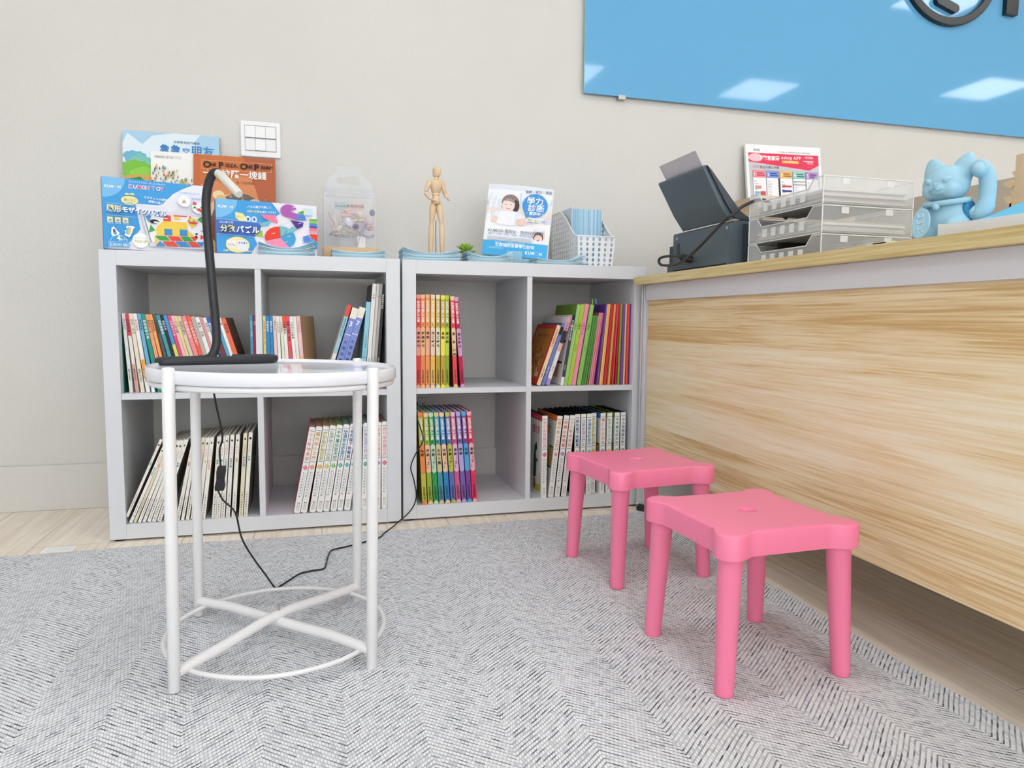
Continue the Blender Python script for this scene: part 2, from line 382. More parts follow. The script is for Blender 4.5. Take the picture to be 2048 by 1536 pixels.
# upper left cubby of the left shelf: leaning picture books
ROW = [(0.0375, -0.5, 0.21), (0.0522, -3.3, 0.21), (0.0672, -5.0, 0.21), (0.0803, -6.2, 0.21), (0.0935, -7.1, 0.21), (0.1059, -7.8, 0.21), (0.1211, -9.5, 0.21), (0.1335, -9.9, 0.21), (0.146, -10.8, 0.21), (0.1585, -12.1, 0.211), (0.171, -13.3, 0.211), (0.1826, -13.8, 0.211), (0.1918, -14.0, 0.211), (0.2011, -14.1, 0.211), (0.2104, -14.2, 0.21), (0.2197, -14.4, 0.21), (0.229, -15.1, 0.21), (0.2403, -15.5, 0.21), (0.2531, -15.6, 0.211), (0.264, -15.6, 0.21), (0.275, -15.6, 0.208), (0.2859, -15.7, 0.208), (0.2939, -15.7, 0.207), (0.3024, -15.7, 0.207), (0.3120, -15.8, 0.206), (0.3231, -16.0, 0.206), (0.3332, -16.4, 0.207), (0.3433, -16.7, 0.206)]
F1 = '臺灣麥克出版社'
UL = [('dark green', '#1f6a63', '最小大的大孩一日讀本', '#e8efe9', ()), ('white and grey', '#eceae4', '風的聲音', '#9fb3c2', ()),
 ('red topped white', '#efe6e0', '大家會走路', '#4a1420', ((.72, 1, '#d6455a'), (0, .36, '#d8a49c'))), ('cream', '#e9e0cc', '我是一條魚', '#8a8f86', ()),
 ('white and orange', '#eceae6', '夢的圖書', '#e0a090', ((.18, .42, '#f0a13a'),)), ('sky blue', '#6fb2d6', '我的爸爸', '#173a66', ((0, .09, '#e9f0f3'),)),
 ('emerald green', '#1f8f7d', '你是誰呢小鳥', '#dff0ea', ()), ('peach orange', '#ef9d74', '動物的一天', '#8a3a20', ()), ('amber orange', '#f2a95a', '猜猜我是誰', '#7a4518', ()),
 ('charcoal grey', '#57585a', '暗夜裡的星星', '#2b2c2e', ()), ('teal', '#3f97a6', '天天找朋友', '#e4f2f4', ()), ('black', '#1d1e22', '我的日本', '#e9e4dc', ()),
 ('blue over lime', '#4b92d6', '', '#fff', ((0, .62, '#d3d85e'),)), ('rose pink', '#e5506e', '好想見你大象', '#f6d7dd', ()), ('light pink', '#f0bcc3', '小小的水滴', '#2a2528', ()),
 ('pale yellow', '#ead98b', '光之歌', '#c76a50', ((0, .4, '#efc3c3'),)), ('beige', '#d9cdb6', '爺爺的帽子', '#57524a', ()), ('salmon pink', '#f08f93', '長頸鹿跑步', '#f8dadb', ()),
 ('vermilion', '#ee5b48', '小小驛馬車回家了', '#f4ded9', ()), ('warm grey', '#b7ada4', '', '#fff', ()), ('white with black title', '#edebe8', '森林・回家', '#26262a', ()),
 ('dusty pink', '#d79a9b', '', '#fff', ()), ('off white', '#ecebe6', '地球之外', '#2a2b30', ()), ('royal blue', '#2c62b8', '藍色的海', '#e8eef6', ()),
 ('maroon', '#7b2f2c', '', '#fff', ()), ('azure blue', '#5aa9d0', '小公主', '#f1f5f7', ()), ('plain white', '#eeece9', '雨', '#202024', ()), ('orange red', '#ee6a44', '找呀找', '#6d2116', ())]
TH = thick(ROW, .0108)
for i, (c, h, tt, tc, bd) in enumerate(UL):
    x, l, hh = ROW[i]
    book('picture_book', f'{c} picture book, {ORD[i]} from left in the leaning upper left row', 'picture books in the upper left cubby', x, .03 + .0015 * ((i * 7) % 4), ZM, l, TH[i], .19, hh,
         h, sp_band(tt, tc, F1, '#2a2a2c' if i not in (0, 11, 24) else '#8fa3a0', bd), back='#7a4136' if i == 27 else None)
book('picture_book', 'steel blue upright book beside the upper divider, left cubby', None, .3590, .031, ZM, -.4, .0072, .18, .208, '#4c9ab8', sp_band('自然方法・生態觀', '#d8e6ec', None, size=.7))
book('picture_book', 'crimson upright book touching the upper divider, left cubby', None, .3667, .031, ZM, -.1, .0068, .18, .206, '#b02455', sp_band('家的', '#e9c7d2', None))
# upper right cubby of the left shelf
ROW = [(0.3919, -0.1, 0.207), (0.4004, -0.4, 0.207), (0.411, -0.6, 0.207), (0.4222, -1.4, 0.207), (0.4329, -1.9, 0.206), (0.4449, -2.9, 0.206), (0.4535, -3.1, 0.207), (0.4642, -3.4, 0.207), (0.475, -3.8, 0.206), (0.4847, -3.9, 0.206), (0.4942, -4.1, 0.207)]
UR = [('pale yellow', '#efe39b', '幼兒園裡・我們自然・我們', '#d28e46', ()), ('cobalt blue', '#2f8ac4', '真真寶貝', '#e6f0f6', ()), ('bright blue', '#2a86c6', '體操好朋友', '#e6f0f6', ((0, .08, '#eeeeea'),)),
 ('blush pink', '#e8cdc4', '環的種子', '#7e716b', ()), ('white', '#eeece8', '大家來玩吧', '#8b8b86', ()), ('ivory', '#e7e2d2', '心中的朋友', '#5d5a50', ()),
 ('orange topped white', '#ece9e0', '小船與朋友', '#2f2b28', ((.84, 1, '#f0603c'), (0, .1, '#ef5a38'))), ('coral red', '#e94f5e', '錯誤・錯誤・真真', '#3b1116', ()), ('white with black title', '#edebe7', '大陽光人的數學', '#34322f', ()),
 ('plain cream', '#ebe8de', '', '#fff', ()), ('pink and yellow', '#f0c067', '溫柔的雨', '#d98e97', ((.46, 1, '#efc6cb'),))]
TH = thick(ROW, .0100)
for i, (c, h, tt, tc, bd) in enumerate(UR):
    x, l, hh = ROW[i]
    book('picture_book', f'{c} picture book, {ORD[i]} right of the upper divider, left shelf', 'picture books right of the divider', x, .03, ZM, l, TH[i], .19, hh, h, sp_band(tt, tc, None, '#222', bd, size=.72),
         back='#b99470' if i == 10 else None, yaw=-11 if i == 10 else 0)
def sp_en(A):
    pass
def sp_brit(num):
    def f(A):
        A.rect(0, 0, 1, .87, '#7f93d6'); A.rect(0, 0, 1, .07, '#eae7dc'); A.rect(.05, .665, .95, .673, '#f0f0ee')
        A.vtext(num, .5, .845, A.w * 1.05, '#f5f5f5', .02)
        A.vtext('大英兒童知識百科', .5, .60, A.w * .62, '#28357c', .012, A.w * 1.0)
    return f
G3 = 'leaning books at the right of the upper cubby'
book('slim_book', 'slim light blue book with red top, leaning right against the encyclopedia numbered 3', G3, .5475, .03, ZM, 17.2, .0105, .17, .250, '#e6e4dc',
     lambda A: (A.rect(0, .42, 1, .86, '#9cc6d8'), A.rect(0, .86, 1, 1, '#e8493f'), A.vtext('教育部國民小學自然', .5, .84, A.w * .55, '#3f7d9a', .01), A.vtext('童話的花園', .5, .36, A.w * .6, '#8a7a6a', 0, A.w * 1.3)))
book('encyclopedia', 'blue and cream children encyclopedia with numeral 3', G3, .5642, .03, ZM, 16.9, .0178, .19, .239, '#ebe7d9', sp_brit('3'))
book('encyclopedia', 'blue and cream children encyclopedia with numeral 7', G3, .5842, .03, ZM, 16.7, .0178, .19, .241, '#ebe7d9', sp_brit('7'))
book('slim_book', 'light aqua book leaning right beside the tall white books', G3, .6512, .03, ZM, 4.9, .0125, .19, .250, '#8fc7dc', sp_band('公主的雲端・月之歌', '#4f93ad', None, size=.55, top=.62))
for i, (c, h, tt, tc, x, t) in enumerate([('white', '#e6e3dc', '宇宙', '#6e7079', .6660, .0110), ('pale grey', '#cfcdc8', '海洋', '#57a0c2', .6782, .0075), ('taupe grey', '#aaa39d', '恐龍', '#7c4b57', .6866, .0075)]):
    book('atlas', f'tall {c} atlas at the right end of the upper right cubby', G3, x, .03, ZM, 4.6, t, .21, .302, h, sp_band(tt, tc, '大地地理文化', '#2c2c2c', size=.6, top=.9), back='#46484c' if i == 0 else None)
book('atlas', 'tall black atlas against the right side of the left shelf', G3, .6952, .03, ZM, 4.4, .0075, .21, .302, '#17181a', sp_band('國家地理大百科', '#ecece8', '地理百科', '#d6d6d2', size=.72, top=.9))
# lower left cubby: cream natural history picture books fanned to the right
ROW = [(0.0375, 23.6, 0.2235), (0.0445, 23.5, 0.2235), (0.0545, 22.9, 0.233), (0.0656, 21.9, 0.232), (0.0766, 21.1, 0.232), (0.0877, 20.3, 0.231), (0.0999, 19.5, 0.231), (0.1122, 18.8, 0.231), (0.1582, 12.1, 0.226), (0.1718, 10.9, 0.226), (0.1832, 9.8, 0.225), (0.1946, 8.9, 0.226), (0.2095, 7.9, 0.226), (0.2222, 7.3, 0.226), (0.2487, 5.0, 0.226), (0.2604, 4.6, 0.227), (0.272, 4.4, 0.229), (0.2849, 4.4, 0.23), (0.3002, 4.2, 0.231), (0.319, 4.2, 0.233), (0.3309, 4.6, 0.235)]
TH = [min(.0105, t_ * 1.18) for t_ in thick(ROW, .0086)]; TI = ['竹節蟲', '蚱蜢小動物', '蝸牛', '水母', '螢火蟲', '蝴蝶的朋友', '蜘蛛', '田鼠', '松鼠', '馬陸', '青蛙', '鳥類動物', '菇', '哺乳動物', '鯨魚', '鹿', '植物是動物', '水草植物', '昆蟲', '海中植物', '海豚']
TCL = ['#3a8fc8', '#4aa0b0', '#c98a3a', '#e89a7a', '#2f9a6a', '#2f5fb0', '#6aa8c0', '#2a3f7a', '#d0863a', '#3a6aa8']
for i, (x, l, hh) in enumerate(ROW):
    def f(A, i=i):
        k = random.Random(i); A.poly([(.5 + .36 * cos(a * 1.05) * k.uniform(.4, 1), .93 + .022 * sin(a * 1.05) * k.uniform(.4, 1)) for a in range(6)], ['#23241f', '#3a3f30', '#7a3a30', '#2f4a40'][i % 4])
        A.vtext('自然的', .5, .86, A.w * .55, '#d8a0a0', 0, A.w * .78); A.vtext(TI[i], .5, .72, A.w * .6, TCL[i % 10], .015, A.w * .68)
        A.vtext('上誼文化實業股份公司', .5, .30, A.w * .42, '#4a4a46', .01, A.w * .68); A.vtext(str(i + 1)[0], .5, .055, A.w * .5, '#8a8a84')
    book('nature_book', f'{"yellowed" if i in (2, 11, 19) else "cream white"} nature picture book, {ORD[i]} from left in the lower left fanned row', 'nature picture books in the lower left cubby', x, .008 + .002 * (i % 3), ZB + (.0175 if i == 0 else 0), l, TH[i], .19, hh,
         '#e6dcbf' if i in (2, 11, 19) else ('#f0eee7' if i % 2 else '#ece9df'), f, PAGE_W, back='#9c927e')
# encyclopedias with diamond numerals
ENC = {1: ('小小動物專家', '#e0a898', '#ea6f86'), 2: ('體內的小工廠', '#e5a63a', '#e88f7a'), 3: ('繽紛的植物世界', '#b6ba45', '#e8a85a'), 4: ('陸海空小小尖兵', '#8fb39a', '#d9c24a'), 5: ('千變萬化的天空', '#2f9a80', '#6cbf5a'), 6: ('交通安全快樂行', '#2f88b8', '#4ab0a0'),
       7: ('祖先留下的寶貝', '#2f5f9f', '#5aaed0'), 8: ('小小河流成大海', '#3f4a8a', '#3f9a9a'), 9: ('環保小小尖兵', '#d07a90', '#3f6fb8'), 11: ('日常生活小博士', '#9a8fc0', '#2f9a90'), 12: ('你關心的問題', '#e06a5a', '#9a7ac8'), 13: ('奇幻的恐龍世界', '#e9a0aa', '#e2456a')}
def sp_enc(n):
    tt, tc, dc = ENC[n]
    def f(A):
        A.rect(.1, .952, .9, .957, '#3a3a3a'); A.vtext(tt, .5, .935, A.w * .70, tc, .022, .335 * A.h / len(tt)); A.rect(.1, .590, .9, .595, '#3a3a3a')
        A.poly([(.5, .53 - .03), (.92, .53), (.5, .53 + .03), (.08, .53)], dc, 2); r = .3
        A.text(str(n), .5 - .16 * len(str(n)), .521, A.w * .5, '#f6f2ee', 0)
        A.vtext('全方位兒童百科大典', .40, .475, A.w * .33, '#3a3a3a', 0, A.h * .0335)
        A.text("ALL ASPECT CHILDREN'S ENCYCLOPEDIA", .66, .475, A.w * .20, '#8fb9d0', 0, -pi / 2, 1.0)
        for xx in (.38, .62):
            A.rect(xx - .07, .115, xx + .07, .124, '#2a2a2a'); A.vtext('光復書局股份', xx, .112, A.w * .17, '#6a6a6a', 0, A.w * .21)
    return f
ROW = [(0.4643, 10.9, 0.248), (0.4827, 10.9, 0.249), (0.5063, 9.7, 0.249), (0.5249, 9.7, 0.25), (0.5437, 9.7, 0.251), (0.5638, 9.3, 0.252), (0.5828, 9.3, 0.253), (0.6019, 8.8, 0.254), (0.6519, 1.6, 0.252), (0.6700, 1.4, 0.253), (0.6893, .9, 0.254), (0.7086, 0.5, 0.255)]
TH = thick(ROW, .0172)
for i, n in enumerate([1, 2, 3, 4, 5, 6, 7, 8, 11, 9, 12, 13]):
    x, l, hh = ROW[i]
    book('encyclopedia', f'white children encyclopedia volume numbered {n} in the lower cubby behind the table legs', 'encyclopedias in the left shelf', x, .006, ZB, l, TH[i], .2, hh, '#f0efec', sp_enc(n), mat('#a99a86', .8), round_=.0035, back=ENC[n][2])
# right shelf, lower right: the same encyclopedia with black boards
ROW = [(1.1990, 0.2, 0.257), (1.2222, 6.1, 0.256), (1.243, 6.3, 0.257), (1.2646, 5.9, 0.257), (1.3098, 0.3, 0.258), (1.3304, 0.2, 0.258), (1.3516, 0.1, 0.258), (1.3726, 0.1, 0.258), (1.3987, 0, 0.259), (1.4213, 0.2, 0.259), (1.448, 0.1, 0.259), (1.4698, 0, 0.259)]
def side_cov(c, word, cc, fig):
    def f(A):
        A.rect(.0, 0, 1, 1, '#eceae6'); A.rect(0, .93, 1, 1, c); A.text('ENCYCLOPEDIA', .55, .95, .006, '#f3e6e0')
        A.text(word, .52, .77, .026, cc, .02)
        if fig == 1:
            A.poly([(.55, .05), (.95, .06), (.97, .12), (.93, .3), (.9, .28), (.92, .16), (.75, .13), (.6, .2)], '#c9b95a'); A.poly([(.58, .2), (.72, .22), (.74, .4), (.70, .52), (.78, .58), (.74, .66), (.64, .6), (.6, .45)], '#2e3a34')
            A.poly([(.7, .46), (.82, .44), (.8, .41), (.71, .42)], '#39473e'); A.poly([(.6, .08), (.7, .08), (.68, .2), (.6, .2)], '#8a5a2a')
        else: A.rect(.78, .35, .97, .62, '#2a5f4a'); A.rect(.8, .37, .95, .6, '#d9a05a')
    return f
SD = {0: side_cov('#d8344c', '龍世界', '#e2707f', 1), 1: side_cov('#ef7a3a', '工廠', '#e8973a', 2), 8: side_cov('#3a7fc4', '兵', '#4a4a7a', 2), 9: side_cov('#b8c85a', '', '#fff', 2), 10: side_cov('#8fc04a', '', '#fff', 2)}
for i, n in enumerate([13, 2, 12, 1, 7, 11, 6, 3, 9, 4, 5, 8]):
    x, l, hh = ROW[i]; yy = {4: .012, 5: .012, 6: .014, 7: .03, 8: .016, 9: .018, 10: .018, 11: .02}.get(i, .002)
    book('encyclopedia', f'white spined encyclopedia with black covers numbered {n}, behind the pink stools', 'black edged encyclopedias in the right shelf', x, .0133 + yy, ZB, l, min(.0168, .0172), .2, hh, '#efeeea', sp_enc(n), BLACK, SD.get(i), .001, back='#111214')
# history volumes
def sp_hist(n, tt, main, alt, tc='#2a1c18'):
    def f(A):
        def cap(y0, y1, col): A.rect(0, y0, 1, y1, col)
        def chev(y, up, col, lc):
            d = .018 if up else -.018
            A.poly([(.02, y), (.98, y), (.5, y + d)], col); A.line(.02, y, .5, y + d, .0006, lc); A.line(.5, y + d, .98, y, .0006, lc)
        cap(.962, 1, alt); chev(.962, False, alt, '#3a2a22')
        A.vtext('彩繪中國歷史全集', .5, .935, A.w * .66, '#f3efe8', .02, A.h * .0285)
        A.text(n, .5 - .2 * len(n), .672, A.w * .62, tc, .01)
        cap(.355, .645, alt); chev(.645, True, alt, '#3a2a22'); chev(.355, False, alt, '#3a2a22')
        A.vtext(tt, .5, .605, A.w * .72, tc, .022, A.h * .045)
        for k in range(3): A.ell(.5, .30 - .04 * k, .3, .016, main, up=0)
        A.vtext('牛頓出版公司', .5, .195, A.w * .55, tc, .012, A.h * .0235)
        cap(0, .026, alt); chev(.026, True, alt, '#3a2a22')
    return f
H1 = [('3', '春秋時代', '#e8372c', '#ef9a8c'), ('4', '戰國時代', '#ef8f5a', '#f0be7a'), ('5', '秦朝', '#f0a054', '#efad92'), ('6', '西漢時代', '#f0bd62', '#eed2b4'), ('7', '東漢時代', '#c0a43c', '#dfdac2'), ('9', '晉朝', '#c9a733', '#f0e04e'), ('10', '南北朝', '#8fae33', '#b2cf4a'), ('2', '夏、商、周朝', '#e84a58', '#e9c796'), ('1', '遠古時代', '#bd1550', '#d79ac8')]
ROW = [(0.8142, 0.2, 0.273), (0.8277, 0.1, 0.273), (0.8416, 0.1, 0.274), (0.8567, 0.1, 0.273), (0.8723, 0.0, 0.273), (0.8868, -0.0, 0.272), (0.8997, -0.0, 0.272), (0.9256, -2.4, 0.27), (0.9467, -4.4, 0.268)]
TH = [.0122] * 9
for i, (n, tt, m_, a_) in enumerate(H1):
    x, l, hh = ROW[i]
    book('history_book', f'history volume {n} in the upper cubby row of red to green spines', 'history volumes in the upper cubby', x, .03, ZM, l, TH[i], .2, hh, m_, sp_hist(n, tt, m_, a_), PAGE_W, back={0: '#8a1a18', 7: '#8a1220', 8: '#7a0f38'}.get(i))
H2 = [('11', '隋朝', '#c9c04a', '#ef8a4a'), ('12', '唐朝（上）', '#9db83a', '#efc3a0'), ('13', '唐朝（下）', '#2f9e52', '#bcdcc0'), ('14', '五代十國', '#4a9aa6', '#d6c494'), ('15', '宋朝（上）', '#2f88c6', '#f0c9a4'), ('16', '宋朝（下）', '#6472b4', '#b9c24a'), ('19', '清朝（上）', '#d8608f', '#e6b7d2'), ('18', '明朝', '#7a64b0', '#b0a8da'), ('17', '元朝', '#84489f', '#4aa6e2'), ('20', '清朝（下）', '#e2315a', '#efaab4')]
ROW = [(0.8306, -2.8, 0.276), (0.8479, -3.1, 0.275), (0.8647, -3.4, 0.275), (0.8814, -3.5, 0.275), (0.8999, -4.1, 0.275), (0.9173, -4.1, 0.275), (0.9333, -4.1, 0.275), (0.9503, -4.2, 0.276), (0.967, -4.2, 0.276), (0.9833, -4.2, 0.276)]
for i, (n, tt, m_, a_) in enumerate(H2):
    x, l, hh = ROW[i]
    book('history_book', f'history volume {n} in the lower cubby row of green to pink spines', 'history volumes in the lower cubby', x, .0215, ZB, l, .0138, .2, hh, m_, sp_hist(n, tt, m_, a_), PAGE_W, back='#8f8a14' if i == 0 else None)
# upper right cubby of the right shelf: workbooks
ROW = [(1.1858, 19.4, 0.196), (1.201, 19.0, 0.202), (1.2149, 18.4, 0.221), (1.2634, 9.6, 0.221), (1.2745, 9.4, 0.254), (1.2872, 9.3, 0.255), (1.3009, 9.3, 0.256), (1.3178, 9.3, 0.254), (1.3321, 9.2, 0.221), (1.3392, 9.2, 0.221), (1.3465, 9.1, 0.221), (1.3544, 8.7, 0.221), (1.3623, 7.9, 0.229), (1.3689, 7.8, 0.229), (1.3755, 7.6, 0.229), (1.3834, 6.2, 0.255), (1.394, 5.1, 0.255), (1.4064, 4.8, 0.256), (1.4205, 3.8, 0.255), (1.4302, 3.6, 0.256), (1.4382, 2.9, 0.256), (1.446, 2.0, 0.256), (1.4543, 1.3, 0.256), (1.4635, 1.0, 0.256), (1.4748, 0.7, 0.256), (1.4818, 0.4, 0.256), (1.4925, 0.1, 0.256)]
TH = thick(ROW, .0125)
def cov_red(A):
    A.rect(0, 0, 1, 1, '#c8352b'); A.rect(.08, .1, .92, .93, '#c07a34'); k = random.Random(3)
    for r_ in range(6):
        for c_ in range(9):
            x, y = .12 + .085 * c_, .2 + .115 * r_; A.poly([(x + k.uniform(0, .02), y), (x + .05, y + k.uniform(0, .02)), (x + .045, y + .07), (x + .01, y + k.uniform(.04, .08))], k.choice(['#7a3f1e', '#a85a28', '#e0b080', '#f0dcc0', '#5a2a18']), 0)
    A.rect(.72, .13, .88, .2, '#d8c8b0')
def cov_dog(A):
    A.rect(0, 0, 1, 1, '#e6dfe0'); A.rect(.3, .1, .8, .34, '#c9a070'); A.rect(.4, .3, .9, .33, '#3a2a1a'); A.rect(.2, .6, .9, .64, '#4a3a30')
RU = [('orange covered', '#f0d2ae', '世界名家圖繪本', '#d0694a', '上誼文化實業', '#3a2a20'), ('periwinkle blue', '#6a7fc0', '未來少年', '#23252e', '數學想想國', '#dfe4f0'), ('pink and white', '#e9e4e6', '小公主愛大地', '#222', '小魯文化', '#9a7ac0'), ('black and white', '#3c3d42', '給孩子的圖像百科全書', '#e8e8e8', '大穎文化', '#f0f0f0'),
 ('pale green', '#9cc97c', '小學社', '#4a7a3a', '', ''), ('lime green', '#a9c93c', '小學班', '#3f5a1a', '基礎教材', '#7f9a2c'), ('bubblegum pink', '#f48fb4', '小狀元CD', '#8a2fb0', '教材', '#e06a98'), ('leaf green', '#90c268', '小學班', '#3f6a2a', '基礎教材', '#6a9a4a')]
RU += [('thin green', '#5f9f48', '', '', '', '')] * 4 + [('thin pink striped', '#e56a86', '', '', '', '')] * 3 + [(c, h, '', '', '', '') for c, h in
 [('tall purple', '#7a55a8'), ('tall orange', '#f2b05a'), ('tall red', '#d22b40'), ('tall amber', '#e6a552'), ('tall scarlet', '#cf1f35'), ('tall crimson', '#e0304a'), ('tall cherry red', '#d21f38'), ('narrow green', '#8aa63a'), ('violet', '#74509f'), ('peach', '#f2b68e'), ('tomato red', '#e5503f'), ('last purple', '#6f4aa4')]]
for i, (c, h, tt, tc, ft, fc) in enumerate(RU[:27]):
    x, l, hh = ROW[i]
    def f(A, i=i, tt=tt, tc=tc, ft=ft, fc=fc, h=h):
        if i == 2: A.rect(0, .62, 1, .8, '#2b2b33'); A.rect(0, .5, 1, .62, '#e7b2a0'); A.rect(0, 0, 1, .1, '#a88fc8'); A.rect(0, .8, 1, 1, '#d8a0b4')
        if i == 3: A.rect(0, .86, 1, 1, '#15161a'); A.rect(0, .83, 1, .86, '#e07a90'); A.rect(0, 0, 1, .12, '#ecebe8')
        if i == 1: A.rect(0, .82, 1, .94, '#1d1e26')
        if 8 <= i < 15: A.rect(.0, 0, .22, 1, '#2f5f2a' if i < 12 else '#f3d9dd')
        if 15 <= i: A.rect(0, 0, .16, 1, '#f3d9b0' if i in (20, 24) else '#5a2038' if i != 16 else '#f7e0b8')
        s = A.w * .62
        if tt: A.vtext(tt, .5, .93 if i < 4 else .78, s, tc, .015, s * 1.1)
        if ft: A.vtext(ft, .5, .5 if i >= 4 else .3, s * .62, fc, .01, s * .72)
    nm = 'workbook' if i >= 4 else 'picture_book'
    book(nm, f'{c} {"workbook" if i >= 4 else "book"}, {ORD[i]} from left in the right shelf upper right cubby', 'workbooks in the right shelf upper cubby', x, .034 + (.012 if 8 <= i < 15 else 0), ZM, l, TH[i], .2, hh, h, f, PAGE_W, {0: cov_red, 3: cov_dog}.get(i),
         back={0: '#c8352b', 1: '#4a5f9a', 4: '#6f9a2c', 15: '#5a3590'}.get(i))
for x, z, c, n in ((1.398, .650, '#58a8d8', 'blue'), (1.386, .648, '#9cc94a', 'green')):
    tag(MB().box(x, x + .004, .09, .0905, z, z + .016, mat(c)).build('index_tab'), f'small {n} index tab sticking up from the workbooks', 'sticky tab')

# ------------------------------------------------------------------ round tray table
TX, TY, TR = .4555, -.718, 1.4
tb = root('tray_table', 'round white metal tray table on the rug in front of the left shelf', 'table', (TX, TY, RT), (0, RAD(.7), RAD(TR)))
tr = MB(); R0 = .2100; zt = .506 - RT
tr.lathe([(.001, zt - .017), (R0 - .002, zt - .017), (R0, zt - .015), (R0, zt + .0035), (R0 - .0008, zt + .0045), (R0 - .0022, zt + .0045), (R0 - .003, zt + .0035), (R0 - .0036, zt), (R0 - .006, zt - .0004), (.001, zt - .0004)],
         mat('#eceef5', .09, .14, name='glossy_white_tray'), 72)
tr.build('tray', tb)
q = MB(); q.tube([((R0 - .008) * cos(2 * pi * k / 48), (R0 - .008) * sin(2 * pi * k / 48), zt - .0225) for k in range(48)], .005, METAL_W, 8, True); q.build('frame_ring', tb)
for sx, sy in ((-1, -1), (1, -1), (-1, 1), (1, 1)):
    l = MB(); x, y = .1535 * sx, .1515 * sy; l.lathe([(.0085, 0), (.0095, .001), (.0095, zt + .0065), (.0085, zt + .009), (.004, zt + .0098)], METAL_W, 20, Matrix.Translation((x, y, 0)))
    l.build('leg', tb)
for s, dz in ((1, .006), (-1, -.006)):
    a, b = (-.150, -.148 * s, .029), (.150, .148 * s, .031)
    MB().tube([a, (-.09, -.089 * s, .036), (-.02, -.02 * s, .041 + dz), (.02, .02 * s, .041 + dz), (.09, .089 * s, .037), b], .0092, METAL_W, 14).build('crossbar', tb)
MB().tube([(.191 * cos(2 * pi * k / 56), .191 * sin(2 * pi * k / 56), .0245) for k in range(56)], .0042, METAL_W, 8, True).build('lower_ring', tb)
MB().lathe([(.003, .035), (.003, .066)], mat('#b9babd', .3, .5, .8), 10).build('bolt', tb)['label'] = 'grey steel bolt'

# ------------------------------------------------------------------ desk lamp on the table
lz = .506 + .0082
lp = root('desk_lamp', 'black bent tube desk lamp standing on the round white table', 'lamp', (0, 0, 0))
base = smooth_path([(.37, -.555, lz), (.432, -.549, lz), (.4475, -.557, lz), (.4475, -.577, lz), (.43, -.592, lz), (.36, -.628, lz), (.28, -.664, lz), (.262, -.660, lz), (.258, -.646, lz), (.275, -.632, lz), (.318, -.598, lz), (.334, -.580, lz + .004), (.343, -.572, lz + .022), (.345, -.571, lz + .05), (.3405, -.571, .64), (.336, -.571, .72), (.333, -.571, .785), (.334, -.573, .82), (.340, -.577, .848), (.348, -.583, .8625), (.3555, -.590, .8645)], 5)
MB().tube(base, .0082, TUBE, 14).build('tube_stand', lp)
lt = MB(); lt.tube([(.352, -.587, .8640), (.358, -.593, .8622)], .0088, TUBE, 14)
lt.tube([(.357, -.592, .8625), (.364, -.602, .857), (.398, -.650, .8185), (.400, -.6525, .8162)], [.0078, .0080, .0080, .0066], mat('#d9d7cf', .3, .5, name='frosted_light_tube'), 14)
lt.build('light_tube', lp)['label'] = 'pale frosted light tube'
cord = MB(); cord.tube(smooth_path([(.345, -.56, lz + .012), (.346, -.52, .512), (.332, -.488, .505), (.325, -.480, .47), (.327, -.480, .43), (.336, -.48, .377), (.340, -.48, .345), (.334, -.48, .32), (.335, -.48, .286)], 6), .0021, BLACK, 8)
cord.tube(smooth_path([(.328, -.48, .236), (.338, -.48, .213), (.361, -.48, .185), (.372, -.478, .13), (.392, -.472, .085), (.418, -.466, .04), (.4365, -.462, .0085), (.446, -.452, .0072), (.468, -.412, .0068), (.489, -.379, .0068), (.520, -.366, .0068), (.541, -.360, .0068), (.547, -.320, .0068), (.555, -.250, .0068), (.566, -.222, .0068), (.60, -.205, .0068), (.65, -.175, .0068), (.690, -.145, .0068), (.705, -.11, .0068), (.735, -.05, .0055), (.758, -.012, .010), (.785, -.006, .030), (.803, -.004, .055), (.8085, -.003, .085), (.801, -.003, .13), (.793, -.002, .166), (.808, -.002, .205), (.826, -.003, .235), (.8285, -.002, .255), (.820, .004, .285), (.813, .02, .312), (.816, .12, .335), (.83, .24, .330), (.848, .34, .315), (.857, .378, .304)], 5), .0019, BLACK, 8)
cord.build('cord', lp)
sw = MB(); sw.prism([(-.0105, -.026), (-.0125, -.018), (-.0095, -.004), (-.011, .014), (-.0095, .024), (.0095, .024), (.011, .014), (.0095, -.004), (.0125, -.018), (.0105, -.026)], lambda a, b, c: (.3345 + a * .8 + b * .1, -.48 + c, .261 + b), -.008, .008, BLACK)
o = sw.build('cord_switch', lp, bevel=.002); MB().box(.330, .338, -.4905, -.488, .252, .262, mat('#2b2c30', .3)).build('rocker', o)
MB().box(.848, .868, .378, .399, .294, .312, BLACK).build('plug', lp, bevel=.003)

